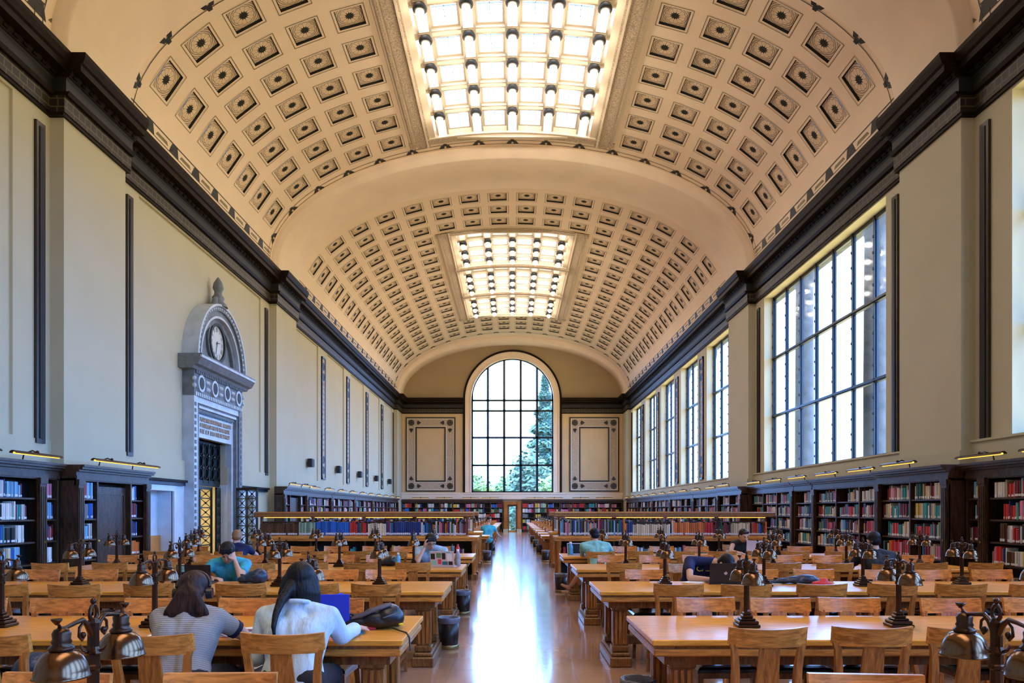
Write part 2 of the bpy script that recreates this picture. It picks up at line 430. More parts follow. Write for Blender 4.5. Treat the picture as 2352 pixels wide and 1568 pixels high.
    def obj(s, name, parent=None, loc=None, rotz=0.0):
        o = bpy.data.objects.new(name, s.mesh(name)); COL.objects.link(o)
        if parent: o.parent = parent
        if loc: o.location = loc
        if rotz: o.rotation_euler = (0, 0, rotz)
        return o

def tag(o, label=None, cat=None, group=None, kind=None):
    if label: o['label'] = label
    if cat: o['category'] = cat
    if group: o['group'] = group
    if kind: o['kind'] = kind
    return o
def struct(name, mb, label=None, parent=None):
    o = mb.obj(name, parent)
    if not parent:
        o['kind'] = 'structure'
        if label: o['label'] = label
    return o
def empty(name, label, cat, loc=(0, 0, 0), rz=0.0, group=None):
    o = bpy.data.objects.new(name, None); COL.objects.link(o)
    o.empty_display_size = 0.1
    o.location = loc; o.rotation_euler = (0, 0, rz)
    return tag(o, label, cat, group)
def dup(root, loc, rz, label=None, group=None, scale=None):
    r = root.copy(); COL.objects.link(r); r.location = loc; r.rotation_euler = (0, 0, rz)
    if scale: r.scale = scale
    if label: r['label'] = label
    if group: r['group'] = group
    for ch in list(root.children):
        c = ch.copy(); COL.objects.link(c); c.parent = r
        for g in ch.children:
            d = g.copy(); COL.objects.link(d); d.parent = c
    return r
ORD = ['first', 'second', 'third', 'fourth', 'fifth', 'sixth', 'seventh', 'eighth', 'ninth', 'tenth', 'eleventh', 'twelfth',
       'thirteenth', 'fourteenth', 'fifteenth', 'sixteenth', 'seventeenth', 'eighteenth', 'nineteenth', 'twentieth']
TENS = ['', '', 'twenty', 'thirty', 'forty', 'fifty', 'sixty', 'seventy', 'eighty', 'ninety']
def ordn(i):
    if i < 20: return ORD[i]
    n = i + 1
    if n == 100: return 'hundredth'
    if n > 100: return 'hundred-and-' + ordn(n - 101)
    if n % 10 == 0: return TENS[n // 10][:-1] + 'ieth'
    if n < 100: return TENS[n // 10] + '-' + ORD[n % 10 - 1]

# ============================================================ SETTING
mb = MB(); mb.box(-8.7, 8.7, RX0 - 0.5, RX1 + 0.5, -0.3, 0, 'floor'); struct('floor', mb, 'polished brown terracotta floor of the reading room')

# ---- vault
VA, VB, Z0 = 8.15, 4.0, 9.85
RA, RB = 7.9, 3.62
NT = 2000
_tab = [(0.0, 0.0)]
_p = (0.0, VB)
for i in range(1, NT + 1):
    t = i / NT * PI / 2
    q = (VA * math.sin(t), VB * math.cos(t))
    _tab.append((_tab[-1][0] + math.hypot(q[0] - _p[0], q[1] - _p[1]), t)); _p = q
ULEN = _tab[-1][0]
def t_of(u):
    a = abs(u); lo, hi = 0, NT
    while hi - lo > 1:
        md = (lo + hi) // 2
        if _tab[md][0] < a: lo = md
        else: hi = md
    s0, t0 = _tab[lo]; s1, t1 = _tab[hi]
    t = t0 + (t1 - t0) * (a - s0) / (s1 - s0)
    return math.copysign(t, u)
def surf(u, y, off=0.0):
    # off > 0 goes into the room
    if abs(u) > ULEN:
        return (math.copysign(VA - off, u), y, Z0 - (abs(u) - ULEN))
    t = t_of(u)
    nx, nz = math.sin(t) / VA, math.cos(t) / VB
    l = math.hypot(nx, nz)
    return (VA * math.sin(t) - off * nx / l, y, Z0 + VB * math.cos(t) - off * nz / l)
PU, PV = 1.124, 1.22
def vault(name, y0, y1, nrow, sky0, sky1, label, yext=None):
    """coffered barrel vault from y0 to y1; rows sky0..sky1 of the six middle columns are open for the skylight"""
    g = MB()
    yc = (y0 + y1) / 2
    vrow = [yc + (i - (nrow - 1) / 2) * PV for i in range(nrow)]
    cs, cd = 0.335, 0.055
    us = [-ULEN - 0.35, -ULEN, -ULEN + 0.4]
    k0 = -8 * PU
    us.append(k0)
    for k in range(16):
        c = (k - 7.5) * PU
        us += [c - cs, c - cs / 3, c + cs / 3, c + cs, c + PU / 2]
    us += [ULEN - 0.4, ULEN, ULEN + 0.35]
    vsn = [y0]
    v0 = vrow[0] - PV / 2
    vsn.append(v0)
    for c in vrow: vsn += [c - cs, c + cs, c + PV / 2]
    vsn.append(y1)
    if yext: vsn.append(yext)
    holes = set(); sk = set()
    ulo = -3 * PU; 
    for iu in range(len(us) - 1):
        um = (us[iu] + us[iu + 1]) / 2
        k = round(um / PU + 7.5)
        inu = 0 <= k <= 15 and abs(um - (k - 7.5) * PU) < cs
        for iv in range(len(vsn) - 1):
            vm = (vsn[iv] + vsn[iv + 1]) / 2
            r = round((vm - vrow[0]) / PV)
            inv = 0 <= r < nrow and abs(vm - vrow[r]) < cs
            if abs(um) < 3 * PU and vrow[sky0] - PV / 2 < vm < vrow[sky1] + PV / 2: sk.add((iu, iv))
            elif inu and inv: holes.add((iu, iv))
    idx = {}
    V = []; F = []
    for iu, u in enumerate(us):
        for iv, v in enumerate(vsn): idx[(iu, iv)] = len(V); V.append(surf(u, v))
    for iu in range(len(us) - 1):
        for iv in range(len(vsn) - 1):
            if (iu, iv) in holes or (iu, iv) in sk: continue
            F.append((idx[iu, iv], idx[iu, iv + 1], idx[iu + 1, iv + 1], idx[iu + 1, iv]))
    g.add(V, F, 'vault', True)
    # coffers
    for k in range(16):
        uc = (k - 7.5) * PU
        for r, vc in enumerate(vrow):
            if abs(uc) < 3 * PU and sky0 <= r <= sky1: continue
            a = [(uc - cs, vc - cs), (uc + cs, vc - cs), (uc + cs, vc + cs), (uc - cs, vc + cs)]
            top = [surf(*p) for p in a]; i2 = cs - 0.012
            b_ = [(uc - i2, vc - i2), (uc + i2, vc - i2), (uc + i2, vc + i2), (uc - i2, vc + i2)]
            bot = [surf(p[0], p[1], -cd) for p in b_]
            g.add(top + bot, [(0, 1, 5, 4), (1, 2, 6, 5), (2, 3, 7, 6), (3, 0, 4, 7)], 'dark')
            g.add(bot, [(0, 1, 2, 3)], 'coffer', uvs=[[(0, 0), (1, 0), (1, 1), (0, 1)]])
            # thin dark line framing the coffer
            o1, o2 = cs + 0.055, cs + 0.072
            for (s0, s1, s2, s3) in (((-o2, -o2), (o2, -o2), (o2, -o1), (-o2, -o1)), ((-o2, o1), (o2, o1), (o2, o2), (-o2, o2)),
                                     ((-o2, -o1), (-o1, -o1), (-o1, o1), (-o2, o1)), ((o1, -o1), (o2, -o1), (o2, o1), (o1, o1))):
                g.add([surf(uc + p[0], vc + p[1], 0.006) for p in (s0, s1, s2, s3)], [(0, 1, 2, 3)], 'olive')
    # border band with dark knots: along both springings and along both ends
    def quad(p, off=0.012, mk='dark'): g.add([surf(q[0], q[1], off) for q in p], [(0, 1, 2, 3)], mk)
    for sgn in (-1, 1):
        u_a = sgn * (ULEN - 0.20); u_b = sgn * (ULEN - 0.44)
        for u in (u_a, u_b): quad([(u, y0 + 0.3), (u, y1 - 0.3), (u + 0.022 * -sgn, y1 - 0.3), (u + 0.022 * -sgn, y0 + 0.3)])
        for vc in vrow + [vrow[0] - PV, vrow[-1] + PV]:
            if not (y0 + 0.2 < vc < y1 - 0.2): continue
            quad([(u_a, vc - 0.26), (u_a, vc + 0.26), (u_b, vc + 0.13), (u_b, vc - 0.13)])
            quad([(sgn * (ULEN - 0.28), vc + 0.30), (sgn * (ULEN - 0.28), vc + PV - 0.30), (sgn * (ULEN - 0.36), vc + PV - 0.38), (sgn * (ULEN - 0.36), vc + 0.38)], 0.01, 'olive')
    for ya, s in ((y0 + 0.28, 1), (y1 - 0.28, -1)):
        n = 60
        for i in range(n):
            ua = -ULEN + 0.02 + (2 * ULEN - 0.04) * i / n; ub = -ULEN + 0.02 + (2 * ULEN - 0.04) * (i + 1) / n
            for yy in (ya, ya + s * 0.22): quad([(ua, yy), (ub, yy), (ub, yy + s * 0.02), (ua, yy + s * 0.02)])
        for k in range(17):
            uc = (k - 8) * PU
            quad([(uc - 0.22, ya), (uc - 0.04, ya), (uc - 0.02, ya + s * 0.2), (uc - 0.12, ya + s * 0.2)]); quad([(uc + 0.04, ya), (uc + 0.22, ya), (uc + 0.12, ya + s * 0.2), (uc + 0.02, ya + s * 0.2)])
            quad([(uc - 0.07, ya + s * 0.14), (uc + 0.07, ya + s * 0.14), (uc + 0.05, ya + s * 0.3), (uc - 0.05, ya + s * 0.3)])
    o = struct(name, g, label)
    return vrow
rows1 = vault('ceiling', 15.3, 25.1, 7, 0, 6, 'coffered barrel vault of the middle bay around the near skylight')
rows2 = vault('ceiling', 27.4, 51.4, 18, 3, 14, 'long coffered barrel vault of the far bay around the triple skylight', 52.2)
rows0 = vault('ceiling', 2 * YC - 51.4, 13.1, 18, 3, 14, 'coffered barrel vault of the near bay over the camera')

def ell(d, n=72):
    return [((RA + d) * math.sin(-PI / 2 + PI * i / n), Z0 + (RB + d) * math.cos(-PI / 2 + PI * i / n)) for i in range(n + 1)]
def rib(y0, y1, label, idx):
    g = MB()
    prof = [(y0 - 0.16, 0.40), (y0 - 0.16, 0.22), (y0 - 0.13, 0.14), (y0 - 0.07, 0.08), (y0 - 0.05, 0.03), (y0, 0.0), (y1, 0.0), (y1 + 0.05, 0.03), (y1 + 0.07, 0.08), (y1 + 0.13, 0.14), (y1 + 0.16, 0.22), (y1 + 0.16, 0.40)]
    rings = []
    for i in range(73):
        rg = []
        for (y, d) in prof:
            t = -PI / 2 + PI * i / 72
            rg.append(((RA + d) * math.sin(t), y, Z0 + (RB + d) * math.cos(t)))
        rings.append(rg)
    first = [(x, y, 9.5) for (x, y, z) in rings[0]]; last = [(x, y, 9.5) for (x, y, z) in rings[-1]]
    g.loft([first] + rings + [last], 'plaster', True, False, False)
    struct('trim_%d' % idx, g, label)
rib(13.2, 15.3, 'plain plaster arch over the near pair of pilasters', 1)
rib(25.1, 27.4, 'plain plaster arch over the second pair of pilasters', 2)
rib(52.3, 53.6, 'plain plaster arch against the end wall', 3)
rib(RX0, RX0 + 2.1, 'plain plaster arch behind the camera', 4)

# ---- skylights
def skylight(wname, y0, y1, secs, label, idx):
    """y0..y1 outer frame on the vault; secs: list of (ya, yb, row ys) sections"""
    g = MB()
    UO = 3 * PU
    n = 24
    def band(u0, u1, v0, v1, o0, o1, mk, nn=n):
        # slab following the vault between offsets o0 (lower) and o1 (upper)
        rings = []
        for i in range(nn + 1):
            u = u0 + (u1 - u0) * i / nn
            rings.append([surf(u, v0, o0), surf(u, v1, o0), surf(u, v1, o1), surf(u, v0, o1)])
        g.loft(rings, mk, False)
    def long(u0, u1, v0, v1, o0, o1, mk): band(u0, u1, v0, v1, o0, o1, mk, 2)
    fw = 0.86
    # outer plain step, ornamented roll, inner step along both sides
    for s in (-1, 1):
        a = s * UO
        long(a, a - s * 0.08, y0, y1, 0.02, -0.2, 'skybeam')
        long(a - s * 0.08, a - s * 0.16, y0, y1, 0.06, -0.2, 'frame_pl')
        long(a - s * 0.16, a - s * 0.22, y0, y1, 0.03, -0.2, 'skybeam')
        long(a - s * 0.22, a - s * 0.54, y0, y1, 0.05, -0.2, 'frame_pl')
        long(a - s * 0.54, a - s * 0.60, y0, y1, 0.08, -0.2, 'skybeam')
        long(a - s * 0.60, a - s * 0.66, y0, y1, 0.05, -0.2, 'frame_pl')
        long(a - s * 0.66, a - s * fw, y0, y1, 0.02, -1.0, 'skybeam')
    for (a, s) in ((y0, 1), (y1, -1)):
        ys = sorted((a, a + s * 0.10)); band(-UO, UO, ys[0], ys[1], 0.02, -0.2, 'skybeam')
        ys = sorted((a + s * 0.10, a + s * 0.40)); band(-UO, UO, ys[0], ys[1], 0.05, -0.2, 'frame_pl')
        ys = sorted((a + s * 0.40, a + s * 0.48)); band(-UO + 0.5, UO - 0.5, ys[0], ys[1], 0.05, -1.0, 'skybeam')
    # cross frames between sections
    for i in range(len(secs) - 1):
        ya, yb = secs[i][1], secs[i + 1][0]
        band(-UO + 0.5, UO - 0.5, ya, yb, 0.06, -1.0, 'skybeam')
        band(-UO + 0.5, UO - 0.5, ya + 0.08, yb - 0.08, 0.11, -0.1, 'frame_pl')
    cols = [-2 * PU, -PU, 0, PU, 2 * PU]
    for (ya, yb, rws) in secs:
        for c in cols:
            for s in (-1, 1):
                long(c + s * 0.13, c + s * 0.19, ya, yb, -0.02, -0.30, 'skybeam')
        for rw in rws:
            band(-UO + fw, UO - fw, rw - 0.14, rw - 0.07, -0.02, -0.32, 'skybeam')
            band(-UO + fw, UO - fw, rw + 0.07, rw + 0.14, -0.02, -0.32, 'skybeam')
            for c in cols: band(c - 0.15, c + 0.15, rw - 0.10, rw + 0.10, 0.0, -0.10, 'skybeam', 2)
        # panel mouldings and slim glazing bars
        ed = [ya] + list(rws) + [yb]
        for k in range(len(ed) - 1):
            m0, m1 = ed[k] + 0.14, ed[k + 1] - 0.14
            if m1 - m0 < 0.3: continue
            for c0 in [-2.0, -1.0, 0.0, 1.0]:
                ua, ub = c0 * PU + 0.19, (c0 + 1) * PU - 0.19
                band(ua, ub, m0, m0 + 0.07, -0.10, -0.34, 'skybeam', 3); band(ua, ub, m1 - 0.07, m1, -0.10, -0.34, 'skybeam', 3)
                band(ua, ua + 0.06, m0, m1, -0.10, -0.34, 'skybeam', 1); band(ub - 0.06, ub, m0, m1, -0.10, -0.34, 'skybeam', 1)
                um = (ua + ub) / 2; vm = (m0 + m1) / 2
                band(um - 0.008, um + 0.008, m0, m1, -0.30, -0.33, 'portal', 1)
                band(ua, ub, vm - 0.008, vm + 0.008, -0.30, -0.33, 'portal', 2)
    o = struct(wname, g, label)
    # upstand walls closing the skylight to the roof
    h = MB()
    zt = 14.7
    for s in (-1, 1):
        x = surf(s * (UO - 0.3), 0)[0]
        h.box(min(x, x + s * 0.1), max(x, x + s * 0.1), y0 + 0.3, y1 - 0.3, 13.62, zt, 'skybeam')
    zc = surf(UO - 0.3, 0)[2]
    for yy in (y0 + 0.28, y1 - 0.38):
        h.box(-UO + 0.3, UO - 0.3, yy, yy + 0.1, 13.7, zt, 'skybeam')
    h.obj('upstand', o)
    p = MB()
    for (ya, yb, rws) in secs:
        rings = [[surf(-UO + fw + (2 * UO - 2 * fw) * i / 16, v, -0.36) for v in (ya, yb)] for i in range(17)]
        p.loft(rings, 'skyglass', False, False, False)
    p.obj('pane', o)
    return cols
y0a, y1a = rows1[0] - PV / 2, rows1[-1] + PV / 2
sec1 = [(y0a + 0.48, y1a - 0.48, [YC - 2.44, YC - 1.22, YC, YC + 1.22, YC + 2.44])]
SKY1 = sec1
skylight('window_7', y0a, y1a, sec1, 'near barrel skylight with gridded plaster beams', 1)
y0b, y1b = rows2[3] - PV / 2, rows2[14] + PV / 2
def secs3(ya, yb):
    L_ = (yb - ya - 0.96 - 0.9) / 3; out = []
    for i in range(3):
        a = ya + 0.48 + i * (L_ + 0.45); out.append((a, a + L_, [a + L_ / 2 - 1.22, a + L_ / 2, a + L_ / 2 + 1.22]))
    return out
SKY2 = secs3(y0b, y1b)
skylight('window_8', y0b, y1b, SKY2, 'far triple barrel skylight with gridded plaster beams', 2)
SKY0 = secs3(rows0[3] - PV / 2, rows0[14] + PV / 2)
skylight('window_9', rows0[3] - PV / 2, rows0[14] + PV / 2, SKY0, 'triple barrel skylight above the camera', 3)

# globe lamps of the skylights
gl0 = empty('globe_lamp', 'x', 'ceiling lamp')
b_ = MB(); b_.lathe([(0.02, 0.12), (0.12, 0.12), (0.165, 0.06), (0.175, 0.02), (0.165, -0.03), (0.13, -0.05), (0.09, -0.055)], (0, 0, 0), 'dark', 20); b_.obj('collar', gl0)
b_ = MB(); b_.ball((0, 0, -0.11), 0.105, 'globe', 16, 10, (1, 1, 1.15)); b_.obj('globe', gl0)
b_ = MB(); b_.lathe([(0.03, 0.22), (0.03, 0.1)], (0, 0, 0), 'dark', 8); b_.obj('stem', gl0)
first = True
colnames = ['outer clock side', 'inner clock side', 'middle', 'inner window side', 'outer window side']
def globes(secs, which):
    global first
    rr = [y for s in secs for y in s[2]]
    for i, y in enumerate(rr):
        for k in range(5):
            u = (k - 2) * PU
            p = surf(u, y, 0.13)
            lb = 'globe lamp of the %s skylight, %s row from the near end, %s' % (which, ORD[i], colnames[k])
            gr = 'globe lamps of the %s skylight' % which
            if first:
                gl0.location = p; gl0['label'] = lb; gl0['group'] = gr; first = False
            else: dup(gl0, p, 0, lb, gr)
globes(SKY1, 'near'); globes(SKY2, 'far')

# ---- cornice (profile: inward offset, height)
CPROF = [(0.0, 8.55), (0.05, 8.55), (0.05, 8.60), (0.09, 8.63), (0.09, 8.66)]
def cornice_run(g, x, s, y0, y1, back=0.35, axis='y'):
    def P(pr, mk):
        if axis == 'y': g.prism_y([(s * (x - o), z) for o, z in pr], y0, y1, mk)
        else: g.prism_x([(x - o, z) for o, z in pr], y0, y1, mk)
    bk = -back
    P([(bk, 8.55), (0.05, 8.55), (0.05, 8.61), (bk, 8.61)], 'cornice')
    P([(bk, 8.61), (0.07, 8.61), (0.07, 8.90), (bk, 8.90)], 'fret')
    P([(bk, 8.90), (0.13, 8.90), (0.16, 8.97), (bk, 8.97)], 'cornice')
    P([(bk, 8.97), (0.10, 8.97), (0.10, 9.18), (0.13, 9.22), (bk, 9.22)], 'dark')
    P([(bk, 9.22), (0.15, 9.22), (0.20, 9.30), (0.20, 9.33), (bk, 9.33)], 'cornice')
    P([(bk, 9.33), (0.36, 9.33), (0.36, 9.44), (0.40, 9.47), (0.44, 9.58), (0.44, 9.66), (bk, 9.66)], 'cornice')
    L_ = y1 - y0; n = int(L_ / 0.24)
    for i in range(n):
        yy = y0 + (i + 0.5) * L_ / n
        if axis == 'y':
            xa, xb = sorted((s * (x - 0.12), s * (x - 0.20))); g.box(xa, xb, yy - 0.055, yy + 0.055, 9.24, 9.325, 'cornice')
        else: g.box(yy - 0.055, yy + 0.055, x - 0.20, x - 0.12, 9.24, 9.325, 'cornice')
k = 5
for s, nm in ((-1, 'left'), (1, 'right')):
    g = MB()
    for (a, b2, x) in ((RX0, RX0 + 2.2, PX), (RX0 + 2.2, 13.1, WX), (13.1, 15.4, PX), (15.4, 25.0, WX), (25.0, 27.5, PX), (27.5, 51.3, WX), (51.3, RX1, PX)):
        cornice_run(g, x, s, a, b2)
    struct('trim_%d' % k, g, 'dark bronze cornice along the %s wall' % nm); k += 1
for (ye, fl, nm) in ((RX1, 1, 'end'), (RX0, -1, 'back')):
    g = MB()
    for (a, b2) in ((-8.0, -3.55), (3.55, 8.0)):
        if fl == 1: cornice_run(g, ye, 1, a, b2, 0.2, 'x')
        else: g.box(a, b2, ye - 0.1, ye + 0.3, 8.55, 9.66, 'cornice')
    struct('trim_%d' % k, g, 'dark bronze cornice on the %s wall beside the arched window' % nm); k += 1

# ---- side walls
def wall_boxes(g, s, x0, x1, y0, y1, z0, z1, mk='wallp'):
    a, b2 = sorted((s * x0, s * x1)); g.box(a, b2, y0, y1, z0, z1, mk)
T = 0.36
openR = [(c - WIN_HW, c + WIN_HW) for c in sorted(BWINS)] + [(16.35, 24.25)] + [(c - WIN_HW, c + WIN_HW) for c in WINS]
g = MB()
edges = [RX0 - 0.4] + [v for o in openR for v in o] + [RX1 + 0.4]
for i in range(0, len(edges), 2): wall_boxes(g, 1, WX, WX + T, edges[i], edges[i + 1], SILL, HEAD)
wall_boxes(g, 1, WX, WX + T, RX0 - 0.4, RX1 + 0.4, HEAD, 9.9)
wall_boxes(g, 1, WX - 0.06, WX + T, RX0 - 0.4, RX1 + 0.4, 2.28, SILL - 0.04)
wall_boxes(g, 1, WX - 0.09, WX + T, RX0 - 0.4, RX1 + 0.4, SILL - 0.04, SILL)
wall_boxes(g, 1, WX, WX + T, RX0 - 0.4, RX1 + 0.4, 0, 2.28)
for (a, b2) in ((RX0, RX0 + 2.1), (13.2, 15.3), (25.1, 27.4), (51.4, RX1)):
    wall_boxes(g, 1, PX, WX + 0.02, a, b2, 0, 9.6)
    wall_boxes(g, 1, PX - 0.06, WX + 0.02, a - 0.06, b2 + 0.06, 2.28, 2.62)
struct('wall_right', g, 'right wall with tall windows and plain pilasters')
g = MB()
oL = [(c - WIN_HW, c + WIN_HW) for c in sorted(BWINS)] + [(16.35, 24.25)] + [(c - WIN_HW, c + WIN_HW) for c in WINS]
edges = [RX0 - 0.4] + [v for o in oL for v in o] + [RX1 + 0.4]
for i in range(0, len(edges), 2): wall_boxes(g, -1, WX, WX + T, edges[i], edges[i + 1], SILL, HEAD)
D0, D1 = 19.1, 21.4       # portal opening
for (a, b2) in oL:
    if a < 18 < b2:
        wall_boxes(g, -1, WX + 0.05, WX + T, a, D0, SILL, HEAD); wall_boxes(g, -1, WX + 0.05, WX + T, D1, b2, SILL, HEAD)
        wall_boxes(g, -1, WX + 0.05, WX + T, D0, D1, 3.45, HEAD)
    else: wall_boxes(g, -1, WX + 0.05, WX + T, a, b2, SILL, HEAD)
wall_boxes(g, -1, WX, WX + T, RX0 - 0.4, RX1 + 0.4, HEAD, 9.9)
for (a, b2) in ((RX0 - 0.4, D0), (D1, RX1 + 0.4)):
    wall_boxes(g, -1, WX - 0.02, WX + T, a, b2, 2.28, SILL)
for (a, b2) in ((RX0 - 0.4, 16.75), (17.95, D0), (D1, 22.7), (23.5, RX1 + 0.4)):
    mk = 'marble' if 15.7 < (a + b2) / 2 < 24 and b2 - a < 5 else 'wallp'
    wall_boxes(g, -1, WX, WX + T, a, b2, 0, 2.28, mk)
for (a, b2) in ((16.75, 17.95), (22.7, 23.5)):
    wall_boxes(g, -1, WX, WX + T, a, b2, 2.05, 2.28, 'marble')
    wall_boxes(g, -1, WX + T, WX + T + 0.1, a, b2, 0, 2.28, 'marble')
wall_boxes(g, -1, WX - 0.012, WX + 0.0, 15.6, 16.7, 0, 2.28, 'marble')
for (a, b2) in ((RX0, RX0 + 2.1), (13.2, 15.3), (25.1, 27.4), (51.4, RX1)):
    wall_boxes(g, -1, PX, WX + 0.02, a, b2, 0, 9.6)
struct('wall_left', g, 'left wall of blind panels and pilasters')
g = MB()
for (a, b2) in ((15.62, 18.5), (21.95, 24.75)):
    wall_boxes(g, -1, WX - 0.14, WX, a, b2, 2.24, 2.30, 'cornice'); wall_boxes(g, -1, WX - 0.08, WX, a, b2, 2.16, 2.24, 'iron')
struct('trim_9', g, 'dark ledge moulding over the marble beside the portal')
# doorway frames in the marble
g = MB()
for (a, b2) in ((16.75, 17.95), (22.7, 23.5)):
    for (p, q) in ((a - 0.14, a), (b2, b2 + 0.14)): wall_boxes(g, -1, WX - 0.05, WX + 0.02, p, q, 0, 2.15, 'marble')
    wall_boxes(g, -1, WX - 0.05, WX + 0.02, a, b2, 2.02, 2.15, 'marble')
struct('trim_10', g, 'white marble door surrounds on the left wall')
g = MB(); wall_boxes(g, -1, WX + 0.30, WX + 0.34, 22.7, 23.5, 0, 2.02, 'petrol'); struct('door_2', g, 'small blue-grey door right of the clock portal')
g = MB(); wall_boxes(g, -1, WX + 0.28, WX + 0.34, 16.75, 17.95, 0, 0.95, 'oak_x'); wall_boxes(g, -1, WX + 0.30, WX + 0.335, 16.75, 17.3, 0.95, 2.02, 'portal_l')
struct('door_3', g, 'pale recessed door left of the clock portal')

# dark strips beside pilasters and ornamented strips on the piers
g = MB()
for s in (-1, 1):
    for c in (RX0 + 2.65, 12.88, 15.9, 24.75, 27.75, 51.05):
        wall_boxes(g, s, WX - 0.05, WX + 0.01, c - 0.12, c + 0.12, 2.72, 8.30, 'strip')
        wall_boxes(g, s, WX - 0.065, WX, c - 0.045, c + 0.045, 2.80, 8.22, 'dark')
struct('trim_11', g, 'narrow dark bronze strips beside the pilasters')
g = MB()
def ornstrip(s, c, hw=0.30):
    wall_boxes(g, s, WX - 0.03, WX + 0.01, c - hw, c + hw, 2.9, 8.2, 'frame_pl')
    for a in (c - hw, c + hw - 0.07): wall_boxes(g, s, WX - 0.06, WX, a, a + 0.07, 2.9, 8.2, 'strip')
    for z in (2.9, 8.13): wall_boxes(g, s, WX - 0.06, WX, c - hw, c + hw, z, z + 0.07, 'strip')
    for z in (3.3, 3.75, 7.35, 7.8):
        ring = []
        n = 14
        for i in range(n):
            ring.append((s * (WX - 0.045), c + 0.17 * math.cos(2 * PI * i / n), z + 0.17 * math.sin(2 * PI * i / n)))
        back = [(s * WX, p[1], p[2]) for p in ring]
        g.loft([back, ring], 'dark', False)
    zz = 4.15
    while zz < 7.1:
        wall_boxes(g, s, WX - 0.04, WX, c - 0.11, c + 0.11, zz, zz + 0.07, 'olive'); zz += 0.22
for s in (-1, 1):
    for cs_ in (WINS, sorted(BWINS)):
        for i in range(4): ornstrip(s, (cs_[i] + cs_[i + 1]) / 2)
struct('trim_12', g, 'ornamented framed strips on the wall piers')

# ---- windows of the right wall
def window_r(idx, y0, y1, nl, label):
    g = MB(); x = WX + 0.30
    g.box(x, x + 0.06, y0, y1, SILL, SILL + 0.07, 'iron'); g.box(x, x + 0.06, y0, y1, HEAD - 0.10, HEAD, 'iron')
    W_ = (y1 - y0) / nl
    for i in range(nl + 1):
        c = y0 + i * W_; c = min(max(c, y0 + 0.04), y1 - 0.04)
        g.box(x - 0.02, x + 0.08, c - 0.03, c + 0.03, SILL, HEAD, 'iron')
        g.box(x + 0.02, x + 0.05, c - 0.06, c + 0.06, SILL, HEAD, 'iron')
        z = SILL + 0.25
        while z < HEAD - 0.2:
            g.box(x - 0.04, x - 0.02, c - 0.028, c + 0.028, z, z + 0.06, 'dark'); z += 0.38
    for z in (4.62, 6.50):
        g.box(x - 0.02, x + 0.08, y0, y1, z - 0.05, z + 0.05, 'iron')
        g.box(x - 0.05, x - 0.02, y0, y1, z - 0.02, z + 0.02, 'iron')
    o = struct('window_%d' % idx, g, label)
    p = MB(); p.box(x + 0.05, x + 0.056, y0 + 0.02, y1 - 0.02, SILL + 0.05, HEAD - 0.06, 'glass'); p.obj('pane', o)
    return o
window_r(1, 16.35, 24.25, 7, 'wide seven-light window of the middle bay on the right wall')
for i, c in enumerate(WINS): window_r(2 + i, c - WIN_HW, c + WIN_HW, 3, 'tall window of the far bay, %s past the second pilaster' % ORD[i])
for i, c in enumerate(sorted(BWINS)): window_r(10 + i, c - WIN_HW, c + WIN_HW, 3, 'tall window of the near bay on the right wall, %s from the back' % ORD[i])

